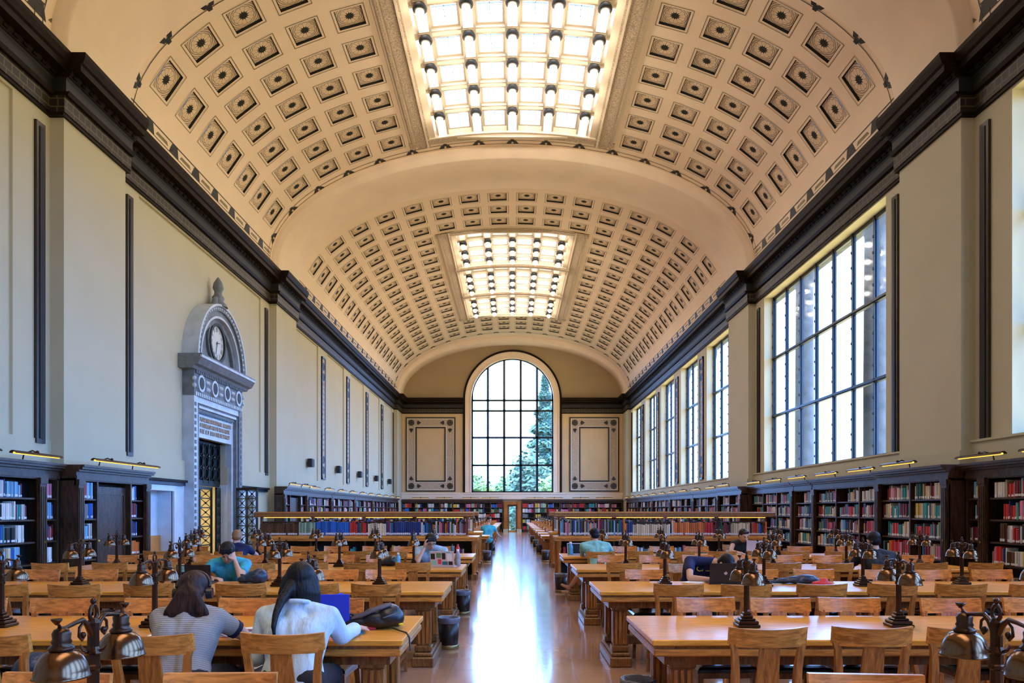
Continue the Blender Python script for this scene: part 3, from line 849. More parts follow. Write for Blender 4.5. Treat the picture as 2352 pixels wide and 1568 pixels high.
# ---- end walls with arched window
def end_wall(ye, dirn, nm, door, idx):
    g = MB(); r0 = 2.98; zs = 9.6; zsl = 2.86
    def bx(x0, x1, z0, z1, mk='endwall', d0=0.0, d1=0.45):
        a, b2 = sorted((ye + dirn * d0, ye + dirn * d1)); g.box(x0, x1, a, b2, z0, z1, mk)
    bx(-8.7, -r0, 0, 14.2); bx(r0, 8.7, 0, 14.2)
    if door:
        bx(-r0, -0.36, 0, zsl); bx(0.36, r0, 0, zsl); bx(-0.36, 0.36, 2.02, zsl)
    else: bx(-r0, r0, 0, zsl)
    n = 40
    fr, bk = ye, ye + dirn * 0.45
    arc = [(-r0 * math.cos(PI * i / n), zs + r0 * math.sin(PI * i / n)) for i in range(n + 1)]
    for i in range(n):
        (xa, za), (xb, zb) = arc[i], arc[i + 1]
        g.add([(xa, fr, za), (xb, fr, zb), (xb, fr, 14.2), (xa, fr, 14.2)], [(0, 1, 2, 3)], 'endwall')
        g.add([(xa, bk, za), (xb, bk, zb), (xb, bk, 14.2), (xa, bk, 14.2)], [(3, 2, 1, 0)], 'plaster')
        g.add([(xa, fr, za), (xb, fr, zb), (xb, bk, zb), (xa, bk, za)], [(0, 1, 2, 3)], 'plaster')
    struct('wall_' + nm, g, nm + ' wall with the great arched window')
    # archivolt
    g = MB()
    def arch_band(ra, rb, pr, mk):
        pts = [(-1, 2.86)] + [(-math.cos(PI * i / n), None, PI * i / n) for i in range(n + 1)]
        rings = []
        def ring(cx, sz, z):
            return [(cx * ra, ye, z + sz * ra), (cx * rb, ye, z + sz * rb), (cx * rb, ye - dirn * pr, z + sz * rb), (cx * ra, ye - dirn * pr, z + sz * ra)]
        rings.append(ring(-1, 0, 2.86))
        for i in range(n + 1): rings.append(ring(-math.cos(PI * i / n), math.sin(PI * i / n), zs))
        rings.append(ring(1, 0, 2.86))
        g.loft(rings, mk, False)
    arch_band(2.98, 3.06, 0.10, 'plaster'); arch_band(3.06, 3.32, 0.05, 'plaster'); arch_band(3.32, 3.42, 0.12, 'plaster'); arch_band(3.42, 3.56, 0.16, 'cornice')
    struct('trim_%d' % (idx), g, 'moulded arch surround of the %s window' % nm)
    # glazing
    g = MB(); yw0 = ye + dirn * 0.28; a, b2 = sorted((yw0, yw0 + dirn * 0.07))
    for x in (-2.94, -1.79, -0.60, 0.60, 1.79, 2.94):
        zt = zs + math.sqrt(max(0.0, r0 * r0 - x * x))
        g.box(x - 0.085, x + 0.085, a, b2, zsl, zt, 'iron')
    for z in (2.89, 4.84, 6.85, 8.80, 9.56): g.box(-r0, r0, a, b2, z - 0.07, z + 0.07, 'iron')
    rings = []
    for i in range(n + 1):
        t = PI * i / n; c, s_ = -math.cos(t), math.sin(t)
        rings.append([(c * 2.90, a, zs + s_ * 2.90), (c * 2.99, a, zs + s_ * 2.99), (c * 2.99, b2, zs + s_ * 2.99), (c * 2.90, b2, zs + s_ * 2.90)])
    g.loft(rings, 'iron', False)
    o = struct('window_%d' % (idx + 2), g, 'great arched window of the %s wall' % nm)
    p = MB(); yg = (a + b2) / 2
    V = [(-r0, yg, zsl), (r0, yg, zsl)] + [(r0 * math.cos(PI * i / n), yg, zs + r0 * math.sin(PI * i / n)) for i in range(n + 1)]
    p.add(V, [tuple(range(len(V)))], 'glass'); p.obj('pane', o)
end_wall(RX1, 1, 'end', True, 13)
g = MB(); g.box(-8.7, 8.7, RX0 - 0.45, RX0, 0, 14.2, 'plaster'); struct('wall_back', g, 'plain back wall behind the camera')
# base course above the end bookcases
g = MB()
g.box(-8.0, 8.0, RX1 - 0.12, RX1, 2.36, 2.80, 'plaster'); g.box(-8.0, 8.0, RX1 - 0.16, RX1, 2.74, 2.84, 'plaster')
struct('trim_17', g, 'plaster base course under the end window')
# framed relief panels on the end wall
for s in (-1, 1):
    g = MB(); x0, x1 = sorted((s * 4.12, s * 7.72)); y = RX1; z0, z1 = 2.92, 8.30
    def fr_(a, b2, c, d, dd, mk): g.box(a, b2, y - dd, y + 0.01, c, d, mk)
    def ringf(i0, i1, dd, mk):
        fr_(x0 + i0, x1 - i0, z0 + i0, z0 + i1, dd, mk); fr_(x0 + i0, x1 - i0, z1 - i1, z1 - i0, dd, mk)
        fr_(x0 + i0, x0 + i1, z0 + i1, z1 - i1, dd, mk); fr_(x1 - i1, x1 - i0, z0 + i1, z1 - i1, dd, mk)
    pa, pb = sorted((s * 3.60, s * 7.98)); g.box(pa, pb, y - 0.014, y + 0.01, 2.84, 8.55, 'endpanel')
    ringf(0, 0.09, 0.08, 'strip'); ringf(0.09, 0.72, 0.03, 'frame_pl'); ringf(0.09, 0.15, 0.05, 'skybeam'); ringf(0.64, 0.70, 0.05, 'skybeam'); ringf(0.70, 0.80, 0.08, 'strip')
    def disc(cx, cz, r, n=20):
        ring = [(cx + r * math.cos(2 * PI * i / n), y - 0.06, cz + r * math.sin(2 * PI * i / n)) for i in range(n)]
        g.loft([[(p[0], y, p[2]) for p in ring], ring], 'strip', False)
        for q in range(8):
            t = 2 * PI * q / 8; g.box(cx + 0.6 * r * math.cos(t) - 0.02, cx + 0.6 * r * math.cos(t) + 0.02, y - 0.075, y - 0.05, cz + 0.6 * r * math.sin(t) - 0.02, cz + 0.6 * r * math.sin(t) + 0.02, 'olive')
    def heart(cx, cz, dx, dz, r=0.15):
        pts = []
        for i in range(12):
            t = PI * i / 11 - PI / 2
            pts.append((-math.cos(t) * r * 0.6, math.sin(t) * r))
        pts.append((r * 1.5, 0))
        # local x -> (dx,dz), local y -> (-dz,dx)
        ring = [(cx + px * dx - pz * dz, y - 0.06, cz + px * dz + pz * dx) for px, pz in pts]
        g.loft([[(p[0], y, p[2]) for p in ring], ring], 'strip', False)
    for cx, sx in ((x0 + 0.40, 1), (x1 - 0.40, -1)):
        for cz, sz in ((z0 + 0.40, 1), (z1 - 0.40, -1)):
            disc(cx, cz, 0.22); heart(cx + sx * 0.5, cz, sx, 0); heart(cx, cz + sz * 0.5, 0, sz)
    struct('trim_%d' % (18 if s < 0 else 19), g, 'framed relief panel on the end wall, %s of the arched window' % ('left' if s < 0 else 'right'))
# glazed end door
g = MB(); y = RX1
for a, b2 in ((-0.62, -0.36), (0.36, 0.62)):
    g.box(a, b2, y - 0.42, y + 0.1, 0, 2.2, 'oak_z'); g.box(a + 0.04, b2 - 0.04, y - 0.45, y - 0.42, 0.3, 2.1, 'oak_z')
    g.box(a - 0.04, b2 + 0.04, y - 0.5, y + 0.1, 0, 0.22, 'wallp')
g.box(-0.36, 0.36, y - 0.3, y + 0.1, 1.98, 2.2, 'oak_z')
for a, b2 in ((-0.36, -0.24), (0.24, 0.36)): g.box(a, b2, y, y + 0.06, 0.0, 2.0, 'oak_dark')
g.box(-0.24, 0.24, y, y + 0.06, 1.85, 2.0, 'oak_dark'); g.box(-0.24, 0.24, y, y + 0.06, 0, 0.12, 'brass')
o = struct('door_1', g, 'glazed oak door in the middle of the end wall')
p = MB(); p.box(-0.24, 0.24, y + 0.02, y + 0.026, 0.12, 1.85, 'glass'); p.obj('pane', o)

# ============================================================ clock portal (left wall)
def WB(g, x0, x1, y0, y1, z0, z1, mk='portal'):
    a, b2 = sorted((-x0, -x1)); g.box(a, b2, y0, y1, z0, z1, mk)
PC = 20.25
port = bpy.data.objects.new('door_4', None); COL.objects.link(port); port.location = (-WX, PC, 0)
tag(port, 'carved grey stone clock portal of the left wall', None, None, 'structure')
def pobj(mb_, nm):
    o = mb_.obj(nm, port); o.location = (WX, -PC, 0); return o
g = MB()
HWP = 1.65
for s in (-1, 1):
    a, b2 = sorted((PC + s * HWP, PC + s * (HWP - 0.22))); WB(g, PX, WX + 0.3, a, b2, 0, 4.45, 'portal_l' if s < 0 else 'portal')
    a, b2 = sorted((PC + s * (HWP - 0.22), PC + s * (HWP - 0.30))); WB(g, PX + 0.08, WX + 0.3, a, b2, 0, 4.3, 'portal_l')
    a, b2 = sorted((PC + s * (HWP - 0.30), PC + s * (HWP - 0.36))); WB(g, PX + 0.03, WX + 0.3, a, b2, 0, 4.24, 'portal')
    a, b2 = sorted((PC + s * (HWP - 0.36), PC + s * 1.16)); WB(g, PX + 0.13, WX + 0.3, a, b2, 0, 4.18, 'portal_l')
    z = 0.2
    while z < 4.3:
        a, b2 = sorted((PC + s * (HWP - 0.03), PC + s * (HWP - 0.12))); WB(g, PX - 0.015, PX, a, b2, z, z + 0.09, 'portal'); z += 0.16
pobj(g, 'frame')
g = MB()
WB(g, PX, WX + 0.3, PC - HWP, PC + HWP, 4.45, 4.55, 'portal')
WB(g, PX + 0.02, WX + 0.3, PC - HWP + 0.22, PC + HWP - 0.22, 4.30, 4.45, 'portal_l')
WB(g, PX + 0.06, WX + 0.3, PC - HWP + 0.22, PC + HWP - 0.22, 4.24, 4.30, 'portal')
WB(g, PX + 0.03, WX + 0.3, PC - HWP + 0.28, PC + HWP - 0.28, 4.18, 4.24, 'portal_l')
WB(g, PX + 0.09, WX + 0.3, PC - HWP + 0.32, PC + HWP - 0.32, 4.10, 4.18, 'portal')
WB(g, PX, WX + 0.3, PC - HWP, PC + HWP, 4.55, 5.10, 'portal')
i = 0
y = PC - HWP + 0.05
while y < PC + HWP - 0.1:
    WB(g, PX - 0.03, PX, y, y + 0.06, 4.46, 4.55, 'portal_l'); WB(g, PX - 0.05, PX, y, y + 0.06, 5.02, 5.10, 'portal'); y += 0.115
for q in range(4):
    cy_ = PC + (q - 1.5) * 0.86
    for (r0, r1, mk, d) in ((0.15, 0.21, 'portal_l', 0.05), (0.0, 0.14, 'dark', 0.02)):
        n = 20; ring = [(-(PX - d), cy_ + r1 * math.cos(2 * PI * k / n), 4.80 + r1 * 1.05 * math.sin(2 * PI * k / n)) for k in range(n)]
        if r0 == 0: g.loft([[(-PX + 0.0, p[1], p[2]) for p in ring], [(-(PX - 0.055), p[1], p[2]) for p in ring]], mk, False)
        else:
            inn = [(-(PX - d), cy_ + r0 * math.cos(2 * PI * k / n), 4.80 + r0 * 1.05 * math.sin(2 * PI * k / n)) for k in range(n)]
            g.loft([[(-PX, p[1], p[2]) for p in ring], ring, inn], mk, False, True, False)
    for dy in (-0.34, 0.34):
        for dz in (-0.1, 0.08): g.ball((-(PX - 0.01), cy_ + dy * 1.1, 4.80 + dz), 0.06, 'portal_l', 8, 6)
# cornice
prof = [(0, 5.10), (0.06, 5.10), (0.10, 5.17), (0.20, 5.20), (0.26, 5.30), (0.30, 5.38), (0.30, 5.46), (0, 5.46)]
prs = [(-(PX - o), z) for o, z in prof] + [(-(WX + 0.1), 5.46), (-(WX + 0.1), 5.10)]
g.prism_y(prs, PC - HWP - 0.25, PC + HWP + 0.25, 'portal')
WB(g, PX - 0.31, PX - 0.27, PC - HWP - 0.26, PC + HWP + 0.26, 5.36, 5.42, 'portal_l')
pobj(g, 'entablature')
# arch
g = MB(); n = 40
def arc_band(ra, rb, x0, x1, mk, zs=5.46):
    rings = []
    for i in range(n + 1):
        t = PI * i / n; c, s_ = math.cos(t), math.sin(t)
        rings.append([(-x0, PC + c * ra, zs + s_ * ra), (-x0, PC + c * rb, zs + s_ * rb), (-x1, PC + c * rb, zs + s_ * rb), (-x1, PC + c * ra, zs + s_ * ra)])
    g.loft(rings, mk, False)
arc_band(1.50, 1.62, 7.92, 8.3, 'portal'); arc_band(1.62, 1.68, 7.88, 8.3, 'portal_l'); arc_band(1.36, 1.50, 7.97, 8.3, 'portal'); arc_band(1.30, 1.36, 7.95, 8.3, 'portal_l'); arc_band(1.12, 1.30, 8.05, 8.3, 'portal')
V = [(-8.14, PC + 1.2 * math.cos(PI * i / n), 5.46 + 1.2 * math.sin(PI * i / n)) for i in range(n + 1)]
g.add(V, [tuple(range(n + 1))], 'portal')
for i in range(34):
    t = PI * (i + 0.5) / 34
    g.ball((-7.93, PC + 1.56 * math.cos(t), 5.46 + 1.56 * math.sin(t)), 0.045, 'portal_l', 6, 4)
pobj(g, 'arch')
g = MB()
g.lathe([(0.26, 0), (0.22, 0.08), (0.14, 0.16), (0.17, 0.26), (0.11, 0.34), (0.10, 0.42), (0.15, 0.52), (0.12, 0.66), (0.06, 0.76), (0.02, 0.82)], (-8.05, PC, 7.10), 'portal', 10)
for s in (-1, 1): g.tube([(-8.05, PC + s * 0.30, 7.06), (-8.05, PC + s * 0.22, 7.25), (-8.05, PC + s * 0.10, 7.36)], [0.09, 0.08, 0.05], 'portal', 8)
pobj(g, 'finial')
# inscription tablet: three lines of raised, unreadable lettering
g = MB(); WB(g, PX + 0.12, WX + 0.3, PC - 1.16, PC + 1.16, 3.45, 4.10, 'portal_l')
rr_ = random.Random(3)
for ln in range(3):
    y = PC - 1.02
    while y < PC + 0.98:
        wd = rr_.choice((0.05, 0.06, 0.075)); z = 3.93 - ln * 0.155
        k_ = rr_.randrange(4)
        def st(a, b2, c, d): WB(g, PX + 0.10, PX + 0.12, y + a, y + b2, z + c, z + d, 'frame_pl')
        st(0, 0.016, -0.055, 0.055)
        if k_ in (0, 3): st(wd - 0.016, wd, -0.055, 0.055)
        if k_ in (0, 1, 2): st(0, wd, 0.04, 0.055)
        if k_ in (1, 2): st(0, wd * 0.8, -0.008, 0.008)
        if k_ in (2, 3): st(0, wd, -0.055, -0.04)
        y += wd + (0.035 if rr_.random() > 0.15 else 0.08)
y = PC - 1.1
while y < PC + 1.08: WB(g, PX + 0.10, PX + 0.12, y, y + 0.05, 4.05, 4.09, 'iron'); y += 0.09
pobj(g, 'inscription_tablet')
# transom grille
g = MB(); xg = WX + 0.21
WB(g, xg, xg + 0.09, D0, D1, 2.22, 2.38, 'bronze_dk'); WB(g, xg, xg + 0.09, D0, D1, 3.38, 3.46, 'bronze_dk')
WB(g, xg + 0.06, xg + 0.09, D0, D1, 2.38, 3.40, 'dark')
for i in range(7):
    y = D0 + (D1 - D0) * i / 6; WB(g, xg - 0.01, xg + 0.05, y - 0.02, y + 0.02, 2.3, 3.4, 'bronze_dk')
for i in range(6):
    for k_ in range(3):
        cy_ = D0 + (D1 - D0) * (i + 0.5) / 6; cz = 2.56 + k_ * 0.33
        pts = [(-xg, cy_ + 0.14 * math.cos(2 * PI * q / 12), cz + 0.15 * math.sin(2 * PI * q / 12)) for q in range(13)]
        g.tube(pts, 0.017, 'bronze_dk', 5)
        g.ball((-xg, cy_ - (D1 - D0) / 12, cz + 0.165), 0.03, 'portal', 6, 4)
pobj(g, 'transom_grille')
M['vest'] = plain('lit_ceiling_lamp', (1, 0.9, 0.6), 0.5, emit=((1.0, 0.80, 0.42), 7.0))
# lit vestibule behind the opening
g = MB()
WB(g, WX + 2.6, WX + 2.7, D0 - 1, D1 + 2.0, 0, 2.6, 'wallp'); WB(g, WX + 0.36, WX + 2.7, D0 - 1, D1 + 2.0, 2.45, 2.6, 'wallp')
WB(g, WX + 0.36, WX + 2.7, D1 + 2.0, D1 + 2.1, 0, 2.6, 'wallp'); WB(g, WX + 0.36, WX + 2.7, D0 - 1.1, D0 - 1.0, 0, 2.6, 'wallp'); WB(g, WX + 0.3, WX + 2.7, D0 - 1, D1 + 2.0, -0.2, 0, 'floor')
g.box(-10.4, -9.2, 19.6, 22.4, 2.42, 2.449, 'vest')
struct('wall_vestibule', g, 'lit cream vestibule behind the bronze gates')
# clock
ck = empty('wall_clock', 'round white-faced clock under the carved arch of the portal', 'clock', (-8.12, PC, 6.12))
def ring_x(g, ra, rb, x0, x1, mk, n=36):
    rings = []
    for i in range(n + 1):
        t = 2 * PI * i / n; c, s_ = math.cos(t), math.sin(t)
        rings.append([(x0, c * ra, s_ * ra), (x0, c * rb, s_ * rb), (x1, c * rb, s_ * rb), (x1, c * ra, s_ * ra)])
    g.loft(rings, mk, False, True, False)
g = MB(); ring_x(g, 0.46, 0.54, 0.0, 0.08, 'dark'); ring_x(g, 0.54, 0.60, 0.0, 0.05, 'portal'); g.obj('case', ck)
g = MB(); V = [(0.03, 0.47 * math.cos(2 * PI * i / 36), 0.47 * math.sin(2 * PI * i / 36)) for i in range(36)]
M['clockface'] = plain('pale_clock_face', (0.60, 0.62, 0.56), 0.4)
g.add(V, [tuple(range(36))], 'clockface'); face = g.obj('face', ck)
g = MB()
nums = ['I', 'II', 'III', 'IIII', 'V', 'VI', 'VII', 'VIII', 'IX', 'X', 'XI', 'XII']
for i in range(12):
    t = PI / 2 + (i + 1) * PI / 6     # seen from +x, y runs to the right... increasing y is away from the camera (right in the photo)
    ang = PI / 2 - (i + 1) * PI / 6
    c = Vector((0.036, 0.36 * math.cos(ang), 0.36 * math.sin(ang)))
    rad = Vector((0, math.cos(ang), math.sin(ang))); tan = Vector((0, math.sin(ang), -math.cos(ang)))
    s = nums[i]; W_ = 0.036
    for k_, ch in enumerate(s):
        o_ = c + tan * ((k_ - (len(s) - 1) / 2) * W_)
        def bar(a, b2, w_=0.011):
            d = (b2 - a).normalized(); nn = Vector((1, 0, 0)).cross(d).normalized() * w_ / 2
            g.add([tuple(a - nn), tuple(a + nn), tuple(b2 + nn), tuple(b2 - nn)], [(0, 1, 2, 3)], 'dark')
        if ch == 'I': bar(o_ - rad * 0.055, o_ + rad * 0.055)
        elif ch == 'V': bar(o_ + rad * 0.055 - tan * 0.016, o_ - rad * 0.055); bar(o_ + rad * 0.055 + tan * 0.016, o_ - rad * 0.055)
        else: bar(o_ + rad * 0.055 - tan * 0.016, o_ - rad * 0.055 + tan * 0.016); bar(o_ + rad * 0.055 + tan * 0.016, o_ - rad * 0.055 - tan * 0.016)
g.obj('numerals', ck)
for nm, ang, ln, w_ in (('hour_hand', R(10), 0.20, 0.03), ('minute_hand', R(-105), 0.32, 0.02)):
    g = MB(); d = Vector((0, math.cos(ang), math.sin(ang))); nn = Vector((1, 0, 0)).cross(d) * w_ / 2
    a = -d * 0.05; b2 = d * ln; x = Vector((0.05, 0, 0))
    P_ = [a - nn, a + nn, b2 + nn * 0.4, b2 - nn * 0.4]
    g.add([tuple(p + x) for p in P_] + [tuple(p + x * 0.8) for p in P_], [(0, 1, 2, 3), (7, 6, 5, 4), (0, 4, 5, 1), (1, 5, 6, 2), (2, 6, 7, 3), (3, 7, 4, 0)], 'dark')
    g.obj(nm, ck)

# bronze gates
def gate(label, loc, rz, wd):
    t = empty('bronze_gate', label, 'gate', loc, rz)
    g = MB(); h = 2.2
    for x in (0, wd - 0.05): g.box(x, x + 0.05, -0.025, 0.025, 0.03, h, 'bronze_dk')
    for z in (0.03, h - 0.06): g.box(0, wd, -0.025, 0.025, z, z + 0.06, 'bronze_dk')
    g.box(wd / 2 - 0.03, wd / 2 + 0.03, -0.02, 0.02, 0.05, h, 'bronze_dk')
    g.obj('frame', t)
    g = MB(); nz = 8
    for i in range(nz):
        z0 = 0.09 + (h - 0.15) * i / nz; z1 = 0.09 + (h - 0.15) * (i + 1) / nz
        g.box(0.05, wd - 0.05, -0.012, 0.012, z1 - 0.015, z1 + 0.015, 'bronze_dk')
        for (x0, x1) in ((0.05, wd / 2 - 0.03), (wd / 2 + 0.03, wd - 0.05)):
            for (a, b2) in ((z0, z1), (z1, z0)): g.tube([(x0, 0, a), (x1, 0, b2)], 0.013, 'bronze_dk', 4)
            g.ball(((x0 + x1) / 2, 0, (z0 + z1) / 2), 0.035, 'bronze_dk', 6, 4)
    g.obj('lattice', t)
    return t
gate('closed bronze lattice gate across most of the clock portal', (-8.42, D0 + 0.02, 0), R(90), 1.60)
gate('bronze lattice gate swung open into the room on the far side of the clock portal', (-7.93, D1 - 0.1, 0), R(-42), 1.15)
gate('bronze lattice gate folded back against the far jamb of the clock portal', (-8.45, D1 - 0.02, 0), R(-78), 0.62)

# wall speakers
sp0 = None
for i, c in enumerate(WINS):
    lb = 'black loudspeaker on the left wall, in the %s panel past the second pilaster' % ORD[i]
    if sp0 is None:
        sp0 = empty('wall_speaker', lb, 'loudspeaker', (-8.30, c + 0.1, 3.3), 0, 'loudspeakers on the left wall')
        g = MB(); g.cbox(0.06, 0.26, -0.17, 0.17, 0, 0.34, 'black', 0.02); g.obj('cabinet', sp0)
        g = MB(); g.box(0.255, 0.268, -0.14, 0.14, 0.03, 0.31, 'dark'); g.obj('grille', sp0)
        g = MB(); g.tube([(0, 0, 0.17), (0.10, 0, 0.17)], 0.02, 'black', 8); g.obj('bracket', sp0)
    else: dup(sp0, (-8.30, c + 0.1, 3.3), 0, lb)

# ============================================================ bookcases
SHELF_Z = [0.22, 0.66, 1.03, 1.40, 1.76]
BOOKS = []       # (x, y, z, axis, thickness, height, depth, colour, labelbits)
COLS = [('dark blue', (0.015, 0.05, 0.22)), ('bright blue', (0.02, 0.15, 0.60)), ('light blue', (0.22, 0.50, 0.75)), ('red', (0.60, 0.03, 0.025)), ('maroon', (0.20, 0.015, 0.03)),
        ('orange', (0.75, 0.20, 0.03)), ('yellow', (0.75, 0.52, 0.05)), ('cream', (0.72, 0.62, 0.42)), ('white', (0.80, 0.80, 0.78)), ('dark green', (0.02, 0.12, 0.06)),
        ('teal', (0.03, 0.32, 0.33)), ('black', (0.012, 0.012, 0.014)), ('brown', (0.12, 0.05, 0.02)), ('grey', (0.22, 0.24, 0.26)), ('pink', (0.72, 0.22, 0.36)), ('pale green', (0.35, 0.55, 0.38))]
CN = {n: i for i, (n, c) in enumerate(COLS)}
for n_, c_ in COLS: M['bk_' + n_] = cloth_cover(n_.replace(' ', '_') + '_book_cloth', c_)
M['bklabel'] = plain('white_spine_label', (0.8, 0.8, 0.82), 0.6)
WEI_L = ['dark blue'] * 3 + ['bright blue'] * 2 + ['light blue'] * 3 + ['white'] * 4 + ['red', 'maroon', 'cream', 'teal', 'grey', 'black', 'dark green', 'orange', 'pink', 'pale green']
WEI_R = ['red'] * 3 + ['maroon'] * 2 + ['dark blue'] * 2 + ['white'] * 3 + ['cream'] * 2 + ['orange', 'yellow', 'teal', 'dark green', 'grey', 'black', 'light blue', 'brown', 'pink', 'pale green', 'teal']
rb_ = random.Random(21)
def fill_shelf(s, xf, y0, y1, z, case, shelf_i, part, wei, hmax=0.31, fill=None):
    """books standing on a shelf of a side-wall case: spines face the room; s=-1 left wall, +1 right wall; case text; bay text"""
    y = y0 + 0.02
    f = fill if fill is not None else rb_.choice([0.5, 0.65, 0.8, 0.9, 0.97] if s > 0 or y0 > 20 else [0.55, 0.66, 0.74, 0.8])
    ylim = y0 + (y1 - y0) * f
    i = 0
    run = None; left = 0
    while y < ylim:
        if left <= 0:
            if rb_.random() < 0.3: run = rb_.choice(wei); left = rb_.randint(3, 8); rt, rh = rb_.uniform(0.022, 0.034), rb_.uniform(0.22, hmax)
            else: run = None; left = 1
        left -= 1
        if run: cn, t, h = run, rt, rh
        else: cn, t, h = rb_.choice(wei), rb_.uniform(0.016, 0.042), rb_.uniform(0.19, hmax)
        if y + t > ylim + 0.02: break
        BOOKS.append(dict(p=(s * (xf + 0.03 + rb_.uniform(0, 0.02)), y + t / 2, z), s=s, t=t * 0.94, h=h, d=0.19, c=cn, lab=rb_.random() < 0.75, where=(case, shelf_i, part, i)))
        i += 1
        y += t
CASE_H = 2.36
def case_unit(name, label, s, xf, y0, y1, bays, fluted=(), end_sides=True, doors=()):
    """bays: list of (ya, yb, kind) kind 'b' books 'd' door ; built in world coordinates relative to its own origin"""
    ox, oy = s * (xf + 0.15), (y0 + y1) / 2
    t = empty(name, label, 'bookcase', (ox, oy, 0), 0)
    def bx(g, x0, x1, a, b2, z0, z1, mk):
        p, q = sorted((s * x0 - ox, s * x1 - ox)); g.box(p, q, a - oy, b2 - oy, z0, z1, mk)
    back = WX - 0.03 if xf > 7.8 else PX - 0.03
    bk = xf + 0.27
    g = MB()
    bx(g, bk, bk + 0.03, y0, y1, 0, 2.1, 'walnut_in')
    bx(g, xf, bk, y0, y0 + 0.04, 0, 2.1, 'walnut'); bx(g, xf, bk, y1 - 0.04, y1, 0, 2.1, 'walnut')
    bx(g, xf - 0.01, bk, y0, y1, 0, 0.18, 'walnut'); bx(g, xf, bk, y0, y1, 2.08, 2.12, 'walnut')
    for (a, b2, k_) in bays[1:]: bx(g, xf + 0.005, bk, a - 0.022, a + 0.022, 0.1, 2.1, 'walnut')
    g.obj('carcass', t)
    g = MB()
    for (o0, o1, z0, z1) in ((0.02, 0.3, 2.10, 2.17), (0.01, 0.3, 2.17, 2.24), (0.06, 0.3, 2.24, 2.28), (0.12, 0.3, 2.28, 2.32), (0.15, 0.3, 2.32, CASE_H)):
        bx(g, xf - o0, min(xf + o1, WX - 0.1), y0, y1, z0, z1, 'walnut')
    g.obj('crown', t)
    for c in fluted:
        g = MB(); bx(g, xf - 0.045, xf + 0.02, c - 0.09, c + 0.09, 0.0, 2.10, 'walnut')
        bx(g, xf - 0.07, xf + 0.02, c - 0.11, c + 0.11, 0.0, 0.24, 'walnut'); bx(g, xf - 0.06, xf + 0.02, c - 0.10, c + 0.10, 2.0, 2.10, 'walnut')
        for q in (-0.05, 0, 0.05): bx(g, xf - 0.058, xf - 0.04, c + q - 0.014, c + q + 0.014, 0.3, 1.95, 'walnut')
        bx(g, xf - 0.065, xf - 0.05, c - 0.02, c + 0.02, 1.0, 1.04, 'brass')
        g.obj('pilaster', t)
    for (a, b2, k_) in bays:
        if k_ == 'b':
            for z in SHELF_Z[1:]:
                g = MB(); bx(g, xf + 0.02, bk, a + 0.02, b2 - 0.02, z - 0.028, z, 'walnut'); g.obj('shelf', t)
        else:
            g = MB(); bx(g, xf + 0.10, xf + 0.14, a + 0.03, b2 - 0.03, 0.02, 2.0, 'walnut')
            for (z0, z1) in ((0.15, 0.9), (1.0, 1.85)):
                for (p, q) in ((a + 0.10, a + 0.13), (b2 - 0.13, b2 - 0.10)): bx(g, xf + 0.085, xf + 0.10, p, q, z0, z1, 'walnut')
                for z in (z0, z1): bx(g, xf + 0.085, xf + 0.10, a + 0.10, b2 - 0.10, z, z + 0.03, 'walnut')
            d = g.obj('door', t)
            g = MB(); g.ball((s * (xf + 0.06) - ox, a + 0.12 - oy, 0.98), 0.03, 'brass', 8, 6); g.obj('knob', d)
    return t
CASES = []
def add_case(label, short, s, xf, y0, y1, bays, fluted, wei, hmax=0.31):
    case_unit('bookcase', label, s, xf, y0, y1, bays, fluted)
    nb = 0
    for (a, b2, k_) in bays:
        if k_ != 'b': continue
        for si, z in enumerate(SHELF_Z):
            zz = z if si else 0.18
            fill_shelf(s, xf, a + 0.03, b2 - 0.03, zz, short, si, nb, wei)
        nb += 1
def split(y0, y1, n, pad=0.0): return [(y0 + (y1 - y0) * i / n, y0 + (y1 - y0) * (i + 1) / n, 'b') for i in range(n)]
XF, XB = 7.94, 7.68
# right wall
add_case('dark walnut bookcase against the right wall at the frame edge, nearest the camera', 'the front window-side case', 1, XF, 9.3, 12.95, split(9.3, 12.36, 3) + [(12.58, 12.93, 'b')], (12.47,), WEI_R)
add_case('dark walnut bookcase projecting in front of the near right pilaster', 'the near window-side pilaster case', 1, XB, 13.02, 15.62, split(13.2, 15.44, 2), (13.11, 15.53), WEI_R)
add_case('dark walnut bookcase under the wide right window, its near part', 'the case under the wide window', 1, XF, 15.7, 19.55, split(15.75, 19.4, 3), (15.78, 19.47), WEI_R)
add_case('narrow dark walnut bookcase under the middle of the wide right window', 'the narrow window-side case', 1, XF, 19.6, 20.85, [(19.65, 20.8, 'b')], (), WEI_R)
add_case('dark walnut bookcase under the wide right window, its far part', 'the far wide-window case', 1, XF, 20.9, 24.75, split(21.05, 24.7, 3), (20.98, 24.68), WEI_R)
add_case('dark walnut bookcase projecting in front of the second right pilaster', 'the second window-side pilaster case', 1, XB, 24.8, 27.7, split(24.9, 27.6, 2), (24.89, 27.6), WEI_R)
for i in range(5):
    y0 = 27.8 + i * 4.72; y1 = y0 + 4.66
    add_case('dark walnut bookcase under a tall window, %s past the second pilaster' % ORD[i], 'the %s far window-side case' % ORD[i], 1, XF, y0, y1, split(y0 + 0.1, y1 - 0.1, 4), (y0 + 0.1, y1 - 0.1), WEI_R)
